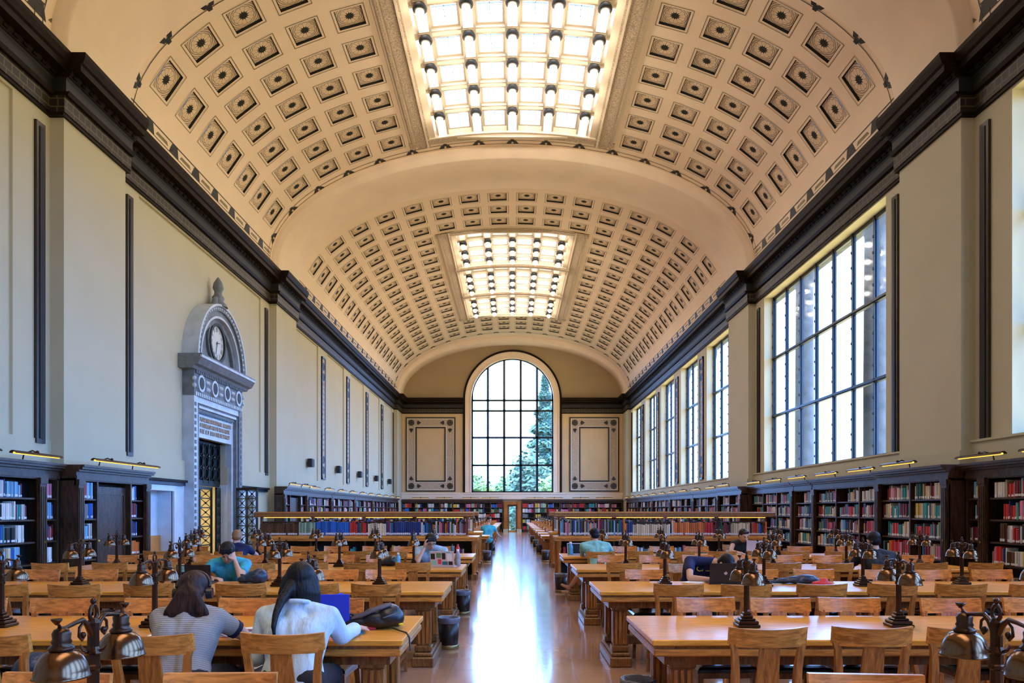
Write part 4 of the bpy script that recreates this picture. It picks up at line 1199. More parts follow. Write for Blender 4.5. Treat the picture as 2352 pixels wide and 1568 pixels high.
# left wall
add_case('dark walnut bookcase against the left wall at the frame edge, nearest the camera', 'the front clock-side case', -1, XF, 9.3, 12.95, split(9.3, 12.36, 3) + [(12.58, 12.93, 'b')], (12.47,), WEI_L)
add_case('dark walnut bookcase with a dark door in front of the near left pilaster', 'the near clock-side pilaster case', -1, XB, 13.02, 15.62, [(13.22, 13.72, 'b'), (13.72, 14.92, 'd'), (14.92, 15.44, 'b')], (13.12, 15.53), WEI_L)
add_case('dark walnut bookcase with a dark door in front of the second left pilaster', 'the second clock-side pilaster case', -1, XB, 24.8, 27.7, [(24.98, 25.6, 'b'), (25.6, 26.9, 'd'), (26.9, 27.5, 'b')], (24.89, 27.6), WEI_R)
for i in range(5):
    y0 = 27.8 + i * 4.72; y1 = y0 + 4.66
    add_case('dark walnut bookcase against the far left wall, %s past the second pilaster' % ORD[i], 'the %s far clock-side case' % ORD[i], -1, XF, y0, y1, split(y0 + 0.1, y1 - 0.1, 4), (y0 + 0.1, y1 - 0.1), WEI_R)
# end wall cases
BOOKS_END = []
def end_case(x0, x1, nb, label):
    t = empty('bookcase', label, 'bookcase', ((x0 + x1) / 2, RX1 - 0.16, 0)); ox = (x0 + x1) / 2; oy = RX1 - 0.16
    yf = RX1 - 0.30
    def bx(g, a, b2, c, d, z0, z1, mk): g.box(a - ox, b2 - ox, c - oy, d - oy, z0, z1, mk)
    g = MB(); bx(g, x0, x1, RX1 - 0.03, RX1 - 0.005, 0, 2.1, 'walnut_in'); bx(g, x0, x1, yf, RX1 - 0.01, 0, 0.18, 'walnut')
    W_ = (x1 - x0) / nb
    for i in range(nb + 1):
        x = x0 + i * W_; x = min(max(x, x0 + 0.03), x1 - 0.03); bx(g, x - 0.03, x + 0.03, yf, RX1 - 0.01, 0, 2.12, 'walnut')
    g.obj('carcass', t)
    g = MB(); bx(g, x0, x1, yf - 0.02, RX1 - 0.01, 2.10, 2.22, 'walnut'); bx(g, x0, x1, yf - 0.12, RX1 - 0.01, 2.22, CASE_H, 'walnut'); g.obj('crown', t)
    for i in range(nb):
        a = x0 + i * W_ + 0.04; b2 = x0 + (i + 1) * W_ - 0.04
        for si, z in enumerate(SHELF_Z):
            zz = z if si else 0.18
            if si: g = MB(); bx(g, a, b2, yf + 0.01, RX1 - 0.03, z - 0.03, z, 'walnut'); g.obj('shelf', t)
            x = a + 0.01; run = 0; cn = None
            lim = a + (b2 - a) * rb_.choice([0.5, 0.75, 0.97, 0.97])
            while x < lim:
                if run <= 0: cn = rb_.choice(WEI_R + ['bright blue', 'yellow', 'pink', 'orange', 'red']); run = rb_.choice([1, 2, 5, 9]); th = rb_.uniform(0.03, 0.05); hh = rb_.uniform(0.22, 0.31)
                run -= 1
                BOOKS.append(dict(p=(x + th / 2, yf + 0.03, zz), s=0, t=th * 0.94, h=hh, d=0.19, c=cn, lab=False, where=('end', si, i, 0))); x += th
end_case(-7.95, -0.68, 8, 'dark walnut bookcase along the end wall, left of the glazed door')
end_case(0.68, 7.95, 8, 'dark walnut bookcase along the end wall, right of the glazed door')

# picture lights over the cases
pl0 = None
def picture_light(s, y, lb, gr, x=None, rz=None):
    global pl0
    if pl0 is None:
        pl0 = empty('picture_light', lb, 'shelf lamp', (0, 0, 0), 0, gr)
        g = MB(); n = 10; rings = []
        for yy in (-0.60, 0.60):
            rings.append([(0.055 * math.cos(PI * k_ / n), yy, 0.045 * math.sin(PI * k_ / n)) for k_ in range(n + 1)] + [(0.045 * math.cos(PI * k_ / n), yy, 0.036 * math.sin(PI * k_ / n)) for k_ in range(n, -1, -1)])
        g.loft(rings, 'bronze', True); g.obj('hood', pl0)
        g = MB(); g.tube([(0, -0.57, 0.004), (0, 0.57, 0.004)], 0.016, 'tube', 8); g.obj('lamp_tube', pl0)
        g = MB(); g.tube([(0, 0, 0.04), (-0.08, 0, 0.08), (-0.22, 0, 0.03), (-0.24, 0, -0.06)], 0.012, 'bronze', 6); g.ball((0, 0, 0.055), 0.028, 'bronze', 8, 6); g.obj('bracket', pl0)
        r = pl0
    else: r = dup(pl0, (0, 0, 0), 0, lb, gr)
    if rz is None:
        r.location = (s * (x if x else 7.70), y, 2.44); r.rotation_euler = (0, 0, 0 if s < 0 else PI)
    else:
        r.location = (x, y, 2.44); r.rotation_euler = (0, 0, rz)
ysR = [10.6, 12.2, 14.3, 16.4, 18.2, 20.1, 21.9, 23.7, 26.2] + [28.9 + 2.36 * i for i in range(10)]
ysL = [10.5, 12.0, 13.75, 14.95, 25.4, 26.9] + [28.9 + 2.36 * i for i in range(10)]
for i, y in enumerate(ysR):
    picture_light(1, y, 'bronze hooded shelf lamp over the right wall cases, %s from the near end' % ORD[i], 'shelf lamps along the right wall', 7.44 if (13 < y < 15.7 or 24.8 < y < 27.7) else 7.70)
for i, y in enumerate(ysL):
    picture_light(-1, y, 'bronze hooded shelf lamp over the left wall cases, %s from the near end' % ORD[i], 'shelf lamps along the left wall', 7.44 if (13 < y < 15.7 or 24.8 < y < 27.7) else 7.70)
for i, x in enumerate([-6.6, -4.9, -3.0, -1.6, 1.6, 3.0, 4.9, 6.6]):
    picture_light(1, RX1 - 0.5, 'hooded shelf lamp over the end wall cases, %s from the left' % ORD[i], 'shelf lamps along the end wall', x, R(-90))

# ============================================================ free-standing reference counters
def ref_unit(x0, x1, y0, label, side, rowsn, dense):
    D_ = 0.95; y1 = y0 + D_
    t = empty('reference_counter', label, 'bookshelf counter', ((x0 + x1) / 2, (y0 + y1) / 2, 0)); ox, oy = (x0 + x1) / 2, (y0 + y1) / 2
    def bx(g, a, b2, c, d, z0, z1, mk): g.box(a - ox, b2 - ox, c - oy, d - oy, z0, z1, mk)
    g = MB(); bx(g, x0, x1, y0, y1, 0.93, 0.965, 'oak_top'); bx(g, x0 + 0.02, x1 - 0.02, y0 + 0.02, y1 - 0.02, 0.87, 0.93, 'oak_x'); g.obj('counter_top', t)
    g = MB()
    bx(g, x0 + 0.12, x1 - 0.12, (y0 + y1) / 2 - 0.02, (y0 + y1) / 2 + 0.02, 0.05, 0.88, 'walnut_in')
    bx(g, x0 + 0.08, x1 - 0.08, y0 + 0.12, y1 - 0.12, 0.0, 0.10, 'walnut')
    bx(g, x0 + 0.10, x1 - 0.10, y0 + 0.12, y1 - 0.12, 0.42, 0.45, 'walnut')
    n = 4
    for i in range(n + 1):
        x = x0 + 0.12 + (x1 - x0 - 0.24) * i / n; bx(g, x - 0.02, x + 0.02, y0 + 0.13, y1 - 0.13, 0.1, 0.88, 'walnut')
    g.obj('base_shelves', t)
    for x in (x0 + 0.10, x1 - 0.10):
        for y in (y0 + 0.10, y1 - 0.10):
            g = MB(); c = (x - ox, y - oy, 0)
            g.box(c[0] - 0.065, c[0] + 0.065, c[1] - 0.065, c[1] + 0.065, 0, 0.12, 'oak_dark')
            g.lathe([(0.06, 0.12), (0.045, 0.16), (0.05, 0.2), (0.048, 0.66), (0.058, 0.70), (0.045, 0.74), (0.06, 0.80), (0.06, 0.87)], c, 'oak_z', 14); g.obj('leg', t)
    ym = (y0 + y1) / 2
    g = MB(); bx(g, x0 + 0.1, x1 - 0.25, ym - 0.015, ym + 0.015, 0.965, 1.30, 'walnut')
    bx(g, x0 + 0.1, x1 - 0.25, ym - 0.2, ym + 0.2, 0.965, 0.985, 'oak_x')
    for i in range(5):
        x = x0 + 0.12 + (x1 - x0 - 0.4) * i / 4; bx(g, x - 0.02, x + 0.02, ym - 0.05, ym + 0.05, 0.965, 1.42, 'oak_dark')
    g.obj('book_rack', t)
    g = MB()
    pr = [(-0.28, 1.40), (-0.28, 1.44), (-0.24, 1.46), (-0.24, 1.49), (-0.18, 1.52), (0.18, 1.52), (0.24, 1.49), (0.24, 1.46), (0.28, 1.44), (0.28, 1.40)]
    g.prism_x([(a, z) for a, z in pr], x0 + 0.02 - ox, x1 - 0.12 - ox, 'oak_dark')
    g.obj('canopy', t)
    g = MB(); 
    for i in range(4):
        a = x0 + 0.2 + (x1 - x0 - 0.5) * i / 4; bx(g, a + 0.05, a + (x1 - x0 - 0.5) / 4 - 0.05, ym - 0.245, ym - 0.225, 1.385, 1.40, 'tube')
    g.obj('lamp_tube', t)
    # books on the rack, near side
    x = x0 + 0.14; i = 0
    xe = x1 - 0.3
    gi = 0
    while x < xe:
        (fr, cn, th, hh) = rowsn[min(gi, len(rowsn) - 1)]
        if x > x0 + (x1 - x0) * fr and gi < len(rowsn) - 1: gi += 1; continue
        c_ = cn if isinstance(cn, str) else rb_.choice(cn)
        tt = th * rb_.uniform(0.85, 1.15); h2 = hh * (rb_.uniform(0.94, 1.04) if isinstance(cn, str) else rb_.uniform(0.8, 1.12))
        BOOKS.append(dict(p=(x + tt / 2, ym - 0.19, 0.985), s=0, t=tt * 0.86, h=h2, d=0.13, c=c_, lab=rb_.random() < 0.9, where=('counter', side, 0, i), pri=dense)); x += tt; i += 1
    x = x0 + 0.2; i = 0
    while x < x1 - 0.3 and dense:
        if rb_.random() < 0.25: x += rb_.uniform(0.2, 0.5)
        tt = rb_.uniform(0.03, 0.06)
        if x + tt < x1 - 0.3 and not any(abs(x + tt / 2 - (x0 + 0.12 + (x1 - x0 - 0.24) * q / 4)) < 0.02 + tt / 2 for q in range(5)): BOOKS.append(dict(p=(x + tt / 2, y0 + 0.16, 0.45), s=0, t=tt * 0.93, h=rb_.uniform(0.22, 0.32), d=0.16, c=rb_.choice(WEI_R), lab=True, where=('below', side, 0, i)))
        x += tt; i += 1
MIXC = ['dark blue', 'maroon', 'black', 'light blue', 'white', 'dark green', 'pink', 'grey', 'brown', 'cream', 'bright blue', 'orange']
ref_unit(-5.85, -0.76, 16.45, 'oak reference counter with a lamp canopy, left of the aisle, nearer of two', 'left counter',
         [(0.20, 'brown', 0.036, 0.27), (0.27, 'pale green', 0.035, 0.29), (0.42, 'bright blue', 0.04, 0.31), (0.50, ['black', 'dark green', 'red', 'dark blue'], 0.04, 0.29), (0.58, 'cream', 0.045, 0.27), (0.62, MIXC, 0.04, 0.3), (0.74, 'dark blue', 0.045, 0.31), (1.0, MIXC, 0.036, 0.29)], True)
ref_unit(0.94, 6.05, 16.45, 'oak reference counter with a lamp canopy, right of the aisle, nearer of two', 'right counter',
         [(0.30, MIXC, 0.036, 0.33), (0.34, ['orange', 'dark blue'], 0.04, 0.33), (0.50, 'cream', 0.05, 0.25), (0.53, MIXC, 0.04, 0.3), (0.66, 'orange', 0.045, 0.29), (0.70, 'red', 0.07, 0.30), (0.78, ['dark green', 'black', 'maroon'], 0.04, 0.29), (0.86, 'cream', 0.035, 0.28), (1.0, ['bright blue', 'teal', 'black', 'dark blue', 'orange', 'red'], 0.04, 0.28)], True)
ref_unit(-5.85, -0.82, 20.0, 'oak reference counter with a lamp canopy, left of the aisle, farther of two', 'far left counter', [(1.0, MIXC, 0.06, 0.3)], False)
ref_unit(1.0, 6.05, 20.0, 'oak reference counter with a lamp canopy, right of the aisle, farther of two', 'far right counter', [(1.0, MIXC, 0.06, 0.3)], False)

# ---- books: the ones that show largest as things, the rest as one mass
def book_geo(g, c, lab, X):
    g.X = X
    g.cbox(-0.5, 0.5, -0.5, 0.5, 0, 1, 'bk_' + c, 0.03)
    g.box(-0.42, 0.42, -0.46, 0.49, 0.97, 1.004, 'white')
    if lab: g.box(-0.5, 0.5, -0.515, -0.45, 0.06, 0.2, 'bklabel')
    g.X = None
BMESH = {}
def bmesh_for(c, lab):
    if (c, lab) not in BMESH:
        g = MB(); book_geo(g, c, lab, None); BMESH[(c, lab)] = g.mesh('book')
    return BMESH[(c, lab)]
def vis(b):
    x, y, z = b['p']
    if y < 4: return -1
    u = 1177 + 1700 * x / y; v = 1172 - 1700 * (z + b['h'] - 1.55) / y
    if not (0 < u < 2352) or v > 1360: return -1
    a = 1700 * b['h'] / y * (1700 * b['t'] / y if b['s'] == 0 else 1700 * b['t'] * abs(x) / y / y)
    if b['where'][0] in ('below',): a *= 0.3
    if b['where'][1] in ('far left counter', 'far right counter'): a = 0
    return a
order = sorted(range(len(BOOKS)), key=lambda i: -vis(BOOKS[i]))
chosen = set(order[:298])
SHN = ['bottom', 'second-lowest', 'middle', 'second-highest', 'top']
BAYN = ['first', 'second', 'third', 'fourth']
g_rest = MB()
for i, b in enumerate(BOOKS):
    x, y, z = b['p']
    # local frame: x = thickness, -y = spine, z = up
    if b['s'] == 0: rz = 0.0; cx, cy2 = x, y + b['d'] / 2
    elif b['s'] > 0: rz = R(-90); cx, cy2 = x + b['d'] / 2, y
    else: rz = R(90); cx, cy2 = x - b['d'] / 2, y
    if i in chosen:
        o = bpy.data.objects.new('book', bmesh_for(b['c'], b['lab'])); COL.objects.link(o)
        o.location = (cx, cy2, z + 0.001); o.rotation_euler = (0, 0, rz); o.scale = (b['t'], b['d'], b['h'])
        W_ = b['where']
        tall = 'tall ' if b['h'] > 0.27 else 'short '
        if W_[0] == 'counter': lb = '%s%s book on the %s, %s from its left end' % (tall, b['c'], W_[1], ordn(W_[3])); gr = 'books on the ' + W_[1]
        elif W_[0] == 'below': lb = '%s%s book under the %s, %s from its left end' % (tall, b['c'], W_[1], ordn(W_[3])); gr = 'books under the ' + W_[1]
        elif W_[0] == 'end': lb = 'far book'; gr = 'books'
        else:
            lb = '%s book, %s on the %s shelf, bay %s of %s' % (b['c'], ordn(W_[3]), SHN[W_[1]], BAYN[W_[2]], W_[0]); gr = 'books in ' + W_[0]
        tag(o, lb, 'book', gr)
    else:
        X = Matrix.Translation((cx, cy2, z + 0.001)) @ Matrix.Rotation(rz, 4, 'Z') @ Matrix.Diagonal((b['t'], b['d'], b['h'], 1))
        g_rest.X = X; g_rest.box(-0.5, 0.5, -0.5, 0.5, 0, 1, 'bk_' + b['c'])
        if b['lab'] and y < 30: g_rest.box(-0.5, 0.5, -0.515, -0.45, 0.06, 0.2, 'bklabel')
g_rest.X = None
tag(g_rest.obj('books_on_far_shelves'), 'rows of small far books filling the distant shelves', 'books', 'distant books', 'stuff')

# ============================================================ tables
def make_table(name, label, xa, xb, yc, simple=False):
    """long reading table from xa to xb (xa is the aisle end), centre line y = yc"""
    x0, x1 = min(xa, xb), max(xa, xb); hw = 0.525
    t = empty(name, label, 'table', ((x0 + x1) / 2, yc, 0)); h = (x1 - x0) / 2
    g = MB()
    g.cbox(-h, h, -hw, hw, 0.722, 0.76, 'oak_top', 0.006)
    g.obj('tabletop', t)
    g = MB()
    g.box(-h + 0.025, h - 0.025, -hw + 0.025, hw - 0.025, 0.70, 0.722, 'oak_dark')
    g.cbox(-h + 0.012, h - 0.012, -hw + 0.012, hw - 0.012, 0.655, 0.70, 'oak_x', 0.008)
    g.box(-h + 0.10, h - 0.10, -hw + 0.14, hw - 0.14, 0.58, 0.655, 'oak_dark')
    g.obj('apron', t)
    xs = [-h + 0.22, 0, h - 0.22]
    for x in xs:
        g = MB()
        g.cbox(x - 0.11, x + 0.11, -0.44, 0.44, 0.0, 0.10, 'oak_dark', 0.012)
        g.cbox(x - 0.09, x + 0.09, -0.42, 0.42, 0.10, 0.14, 'oak_dark', 0.012)
        g.obj('foot', t)
        for y in (-0.29, 0.29):
            g = MB()
            g.cbox(x - 0.085, x + 0.085, y - 0.085, y + 0.085, 0.14, 0.20, 'oak_dark', 0.01)
            g.box(x - 0.062, x + 0.062, y - 0.062, y + 0.062, 0.20, 0.56, 'oak_dark')
            for q in (-0.042, 0.0, 0.042):
                g.box(x + q - 0.011, x + q + 0.011, y - 0.072, y + 0.072, 0.22, 0.54, 'oak_z')
                g.box(x - 0.072, x + 0.072, y + q - 0.011, y + q + 0.011, 0.22, 0.54, 'oak_z')
            g.cbox(x - 0.085, x + 0.085, y - 0.085, y + 0.085, 0.55, 0.60, 'oak_dark', 0.01)
            g.box(x - 0.10, x + 0.10, y - 0.10, y + 0.10, 0.60, 0.655, 'oak_dark')
            g.obj('leg', t)
    g = MB(); g.cbox(-h + 0.22, h - 0.22, -0.05, 0.05, 0.16, 0.24, 'oak_dark', 0.008); g.obj('stretcher', t)
    return t
TY = [2.34, 5.04, 7.74, 10.42, 13.13]
XL, XR = -0.67, 0.855
TLEN = 5.5
SIDE = {-1: 'clock', 1: 'window'}
TN = ['front', 'first full', 'second full', 'third full', 'fourth full']
for i, y in enumerate(TY):
    make_table('reading_table', 'long oak reading table on the clock side, %s row' % ORD[i], XL, XL - TLEN, y)
    make_table('reading_table', 'long oak reading table on the window side, %s row' % ORD[i], XR, XR + TLEN, y)
FY = [23.6 + 2.7 * i for i in range(10)]

# ============================================================ chairs
def arc_x(w_, n, f): return [f(-w_ + 2 * w_ * i / n) for i in range(n + 1)]
chair0 = empty('library_chair', 'x', 'chair')
g = MB()
rings = []
n = 12
for i in range(n + 1):
    x = -0.225 + 0.45 * i / n; q = x / 0.225
    yb = -0.275 + 0.045 * q * q; lean = 0.018
    zt = 0.885 + 0.010 * q * q; zb = 0.782 + (0.016 * max(0, abs(q) - 0.82) / 0.18 if abs(q) > 0.82 else 0)
    th = 0.013
    rings.append([(x, yb - th - lean, zt), (x, yb + th - lean, zt), (x, yb + th, zb), (x, yb - th, zb)])
g.loft(rings, 'oak_x', False); 
g.obj('top_rail', chair0)
g = MB(); g.sweep([(0, -0.20, 0.44), (0, -0.222, 0.52), (0, -0.245, 0.65), (0, -0.270, 0.79)], [0.145, 0.140, 0.125, 0.115], 0.016, 'oak_z'); g.obj('splat', chair0)
for s in (-1, 1):
    g = MB(); g.sweep([(s * 0.205, -0.30, 0.0), (s * 0.19, -0.235, 0.22), (s * 0.182, -0.205, 0.42), (s * 0.18, -0.212, 0.52), (s * 0.182, -0.228, 0.66), (s * 0.192, -0.242, 0.76), (s * 0.200, -0.243, 0.80)], [0.034, 0.036, 0.04, 0.042, 0.040, 0.036, 0.042], [0.036, 0.040, 0.044, 0.040, 0.032, 0.028, 0.026], 'oak_z'); g.obj('back_post', chair0)
    g = MB(); g.sweep([(s * 0.205, 0.22, 0.0), (s * 0.198, 0.205, 0.2), (s * 0.19, 0.195, 0.42)], [0.030, 0.034, 0.040], [0.030, 0.034, 0.040], 'oak_dark'); g.obj('front_leg', chair0)
    g = MB(); g.sweep([(s * 0.196, -0.235, 0.17), (s * 0.198, 0.205, 0.17)], 0.02, 0.03, 'oak_dark'); g.obj('side_stretcher', chair0)
g = MB(); g.cbox(-0.20, 0.20, -0.20, 0.215, 0.385, 0.43, 'oak_dark', 0.006); g.obj('seat_frame', chair0)
g = MB()
rings = []
for (d, z) in ((0.0, 0.43), (0.0, 0.448), (0.02, 0.462), (0.06, 0.468)):
    a = 0.205 - d; b2 = 0.21 - d
    rings.append([(-a, -b2 + 0.005, z), (a, -b2 + 0.005, z), (a + 0.01, b2 + 0.012, z), (-a - 0.01, b2 + 0.012, z)])
g.loft(rings, 'leather', False); g.obj('seat', chair0)
chair_used = [False]
def chair(x, y, rz, label, group, sc=None):
    if not chair_used[0]:
        chair_used[0] = True
        chair0.location = (x, y, 0); chair0.rotation_euler = (0, 0, rz); chair0['label'] = label; chair0['group'] = group; return chair0
    return dup(chair0, (x, y, 0), rz, label, group)
g = MB()   # one-mesh chair for the far rows
for ch in chair0.children:
    me = ch.data; mk = [m for m in M if M[m] == me.materials[0]][0]
    g.add([tuple(v.co) for v in me.vertices], [tuple(p.vertices) for p in me.polygons], mk)
far_chair_mesh = g.mesh('library_chair')
rc = random.Random(5)
NEAR_X = {  # distances from the aisle end of the table, near side and far side, measured where the photograph shows them
    (1, 1, 'n'): [0.57, 1.19, 1.72, 2.40, 3.05, 3.70, 4.35, 5.0], (1, 1, 'f'): [0.62, 1.15, 1.66, 2.42, 3.05, 3.70, 4.35, 5.0],
    (-1, 1, 'n'): [0.57, 1.30, 2.10, 2.75, 3.4, 4.05, 4.7], (-1, 1, 'f'): [0.68, 1.32, 2.00, 2.69, 3.35, 4.0, 4.7],
    (-1, 0, 'f'): [0.50, 1.18, 2.6, 3.2], (1, 0, 'f'): [0.54, 1.42, 2.1],
    (-1, 2, 'n'): [0.56, 1.10, 1.80, 2.62, 3.26, 3.9, 4.55, 5.1], (-1, 2, 'f'): [0.72, 1.28, 1.85, 2.62, 3.30, 3.95, 4.6, 5.1],
}
SEATED = {(1, 2, 'f', 1): (2.14, 8.86), (-1, 2, 'f', 3): (-3.30, 8.86), (-1, 3, 'f', 0): (-1.25, 11.45), (1, 4, 'f', 4): (4.28, 14.05), (1, 4, 'n', 0): (1.42, 12.16),
          (1, 3, 'n', 5): (4.66, 9.36), (-1, 4, 'n', 5): (-4.55, 12.1), (-1, 1, 'n', 1): (-1.93, 4.20), (-1, 1, 'n', 0): (-1.24, 4.24)}   # chairs drawn back with someone on them
for s in (-1, 1):
    for ti, yc in enumerate(TY):
        for sd in ('n', 'f'):
            if ti == 0 and sd == 'n': continue
            ds = NEAR_X.get((s, ti, sd), [0.60 + 0.645 * k_ + rc.uniform(-0.05, 0.05) for k_ in range(8)])
            for k_, d in enumerate(ds):
                x = (XL - d) if s < 0 else (XR + d)
                lb = 'oak chair, %s edge of the %s-row %s-side table, %s from the aisle' % ('near' if sd == 'n' else 'far', ORD[ti], SIDE[s], ORD[k_])
                gr = 'chairs at the %s-row %s-side table' % (ORD[ti], SIDE[s])
                if (s, ti, sd, k_) in SEATED:
                    x, y = SEATED[(s, ti, sd, k_)]
                    chair(x, y, 0.0 if sd == 'n' else PI, lb, gr); continue
                if sd == 'n':
                    off = {1: 0.12, 2: 0.32}.get(ti, 0.30) + rc.uniform(-0.05, 0.05)
                    if s < 0 and ti == 1: off = 0.33
                    y = yc - 0.525 - 0.30 - off + 0.30
                    chair(x, y, R(rc.uniform(-5, 5)), lb, gr)
                else:
                    y = yc + 0.525 - 0.27 + rc.uniform(-0.01, 0.05) + (0.10 if ti == 0 else 0)
                    chair(x, y, PI + R(rc.uniform(-5, 5)), lb, gr)

# ============================================================ table lamps
lamp0 = empty('table_lamp', 'x', 'table lamp')
g = MB()
for (a, z0, z1) in ((0.075, 0, 0.022), (0.066, 0.022, 0.045), (0.05, 0.045, 0.06), (0.036, 0.06, 0.08), (0.026, 0.08, 0.10)): g.cbox(-a, a, -a, a, z0, z1, 'bronze', 0.006)
g.obj('base', lamp0)
g = MB()
g.lathe([(0.021, 0.095), (0.024, 0.105), (0.019, 0.115), (0.0185, 0.285), (0.024, 0.29), (0.024, 0.30), (0.020, 0.305), (0.020, 0.335), (0.027, 0.34), (0.022, 0.35), (0.018, 0.36), (0.017, 0.42), (0.020, 0.435), (0.012, 0.45)], (0, 0, 0), 'bronze', 8, False)
for i in range(6):
    t = 2 * PI * i / 6
    g.tube([(0.02 * math.cos(t), 0.02 * math.sin(t), 0.345), (0.034 * math.cos(t), 0.034 * math.sin(t), 0.352), (0.042 * math.cos(t), 0.042 * math.sin(t), 0.366)], [0.006, 0.004, 0.001], 'bronze', 5)
g.obj('column', lamp0)
g = MB()
for s in (-1, 1): g.tube([(0, s * 0.006, 0.44), (0, s * 0.019, 0.455), (0, s * 0.019, 0.475), (0, s * 0.008, 0.488), (0, 0, 0.492)], [0.007, 0.007, 0.006, 0.006, 0.006], 'bronze', 6)
g.ball((0, 0, 0.503), 0.010, 'bronze', 8, 6); g.ball((0, 0, 0.49), 0.007, 'bronze', 6, 4)
g.obj('finial', lamp0)
for s in (-1, 1):
    g = MB()
    g.tube([(0, s * 0.010, 0.40), (0, s * 0.035, 0.435), (0, s * 0.060, 0.452), (0, s * 0.10, 0.448), (0, s * 0.15, 0.44), (0, s * 0.175, 0.445)], [0.010, 0.009, 0.008, 0.007, 0.006, 0.007], 'bronze', 8)
    g.tube([(0, s * 0.05, 0.447), (0, s * 0.075, 0.43), (0, s * 0.078, 0.405), (0, s * 0.062, 0.39), (0, s * 0.050, 0.40), (0, s * 0.058, 0.411)], [0.004, 0.005, 0.005, 0.005, 0.005, 0.006], 'bronze', 6)
    g.ball((0, s * 0.057, 0.405), 0.010, 'bronze', 8, 6)
    g.tube([(0, s * 0.165, 0.44), (0, s * 0.185, 0.462)], [0.005, 0.004], 'bronze', 6)
    g.lathe([(0.004, 0.0), (0.014, 0.012), (0.016, 0.018), (0.010, 0.016)], (0, s * 0.188, 0.456), 'bronze', 10)
    g.obj('arm', lamp0)
    g = MB()
    c = (0, s * 0.165, 0)
    g.lathe([(0.008, 0.445), (0.020, 0.440), (0.026, 0.428), (0.024, 0.412), (0.028, 0.404), (0.025, 0.396), (0.034, 0.388), (0.036, 0.382), (0.030, 0.376)], c, 'bronze', 16); sk_ = g.obj('socket_cap', lamp0)
    g = MB()
    g.lathe([(0.028, 0.380), (0.044, 0.374), (0.056, 0.361), (0.066, 0.342), (0.072, 0.320), (0.074, 0.304), (0.078, 0.300), (0.076, 0.298), (0.071, 0.304), (0.064, 0.340), (0.050, 0.362), (0.028, 0.372)], c, 'shade', 28, True, False)
    g.obj('shade', lamp0)
far_lamp = MB()
for ch in lamp0.children:
    me = ch.data; mk = [m for m in M if M[m] == me.materials[0]][0]
    far_lamp.add([tuple(v.co) for v in me.vertices], [tuple(p.vertices) for p in me.polygons], mk, True)
far_lamp_mesh = far_lamp.mesh('table_lamp')
lamp_used = [False]
for s in (-1, 1):
    for ti, yc in enumerate(TY):
        xs = [(XL - 0.72 - 1.045 * k_) if s < 0 else (XR + 0.74 + 1.035 * k_) for k_ in range(5)]
        if ti == 0: xs = [(-1.325 - 1.045 * k_) if s < 0 else (1.53 + 1.035 * k_) for k_ in range(2)]
        for k_, x in enumerate(xs):
            lb = 'bronze twin-shade lamp on the %s-row %s-side table, %s from the aisle' % (ORD[ti], SIDE[s], ORD[k_])
            gr = 'lamps on the %s-row %s-side table' % (ORD[ti], SIDE[s])
            rz = R(rc.uniform(-5, 5)) if ti else 0.0
            if not lamp_used[0]:
                lamp_used[0] = True; lamp0.location = (x, yc, 0.761); lamp0.rotation_euler = (0, 0, rz); lamp0['label'] = lb; lamp0['group'] = gr
            else: dup(lamp0, (x, yc, 0.761), rz, lb, gr)

# far rows beyond the counters
for i, y in enumerate(FY):
    for s in (-1, 1):
        xa = XL - 0.05 if s < 0 else XR + 0.05
        t = make_table('reading_table', 'distant oak reading table on the %s side, %s beyond the counters' % (SIDE[s], ORD[i]), xa, xa + s * TLEN, y)
        for q in range(3):
            o = bpy.data.objects.new('table_lamp', far_lamp_mesh); COL.objects.link(o); o.location = (xa + s * (0.74 + 1.04 * q), y, 0.761)
            tag(o, 'tiny bronze lamp, %s along the %s distant %s-side table' % (ORD[q], ORD[i], SIDE[s]), 'table lamp', 'lamps on the distant %s-side tables' % SIDE[s])
        for sd, rz, dy in (('near', 0, -0.62), ('far', PI, 0.50)):
            for q in range(4):
                o = bpy.data.objects.new('library_chair', far_chair_mesh); COL.objects.link(o)
                o.location = (xa + s * (0.55 + 0.65 * q), y + dy, 0); o.rotation_euler = (0, 0, rz + rc.uniform(-0.08, 0.08))
                tag(o, 'tiny oak chair, %s edge of the %s distant %s-side table, %s from the aisle' % (sd, ORD[i], SIDE[s], ORD[q]), 'chair', 'chairs at the distant %s-side tables' % SIDE[s])

# ============================================================ waste bins
def make_bin():
    t = empty('waste_bin', 'x', 'bin')
    g = MB(); g.lathe([(0.105, 0.04), (0.110, 0.05), (0.118, 0.31), (0.112, 0.31), (0.10, 0.06)], (0, 0, 0), 'binbody', 24); g.obj('body', t)
    g = MB(); g.lathe([(0.112, 0.0), (0.120, 0.01), (0.118, 0.035), (0.110, 0.045)], (0, 0, 0), 'bink', 24)
    g.obj('base_ring', t)
    g = MB(); rings = []
    rr = random.Random(9)
    ns = 28
    for (r, z, a) in ((0.119, 0.285, 0.002), (0.126, 0.30, 0.006), (0.128, 0.335, 0.008), (0.124, 0.352, 0.006), (0.112, 0.345, 0.005), (0.105, 0.28, 0.006)):
        rings.append([((r + rr.uniform(-a, a)) * math.cos(2 * PI * j / ns), (r + rr.uniform(-a, a)) * math.sin(2 * PI * j / ns), z + rr.uniform(-a, a) * 0.8) for j in range(ns)])
    g.loft(rings, 'binbag', True, True, False); g.loft([[(p[0], p[1], p[2]) for p in rings[-1]], [(p[0] * 0.9, p[1] * 0.9, 0.1) for p in rings[-1]]], 'black', True); g.obj('liner', t)
    return t
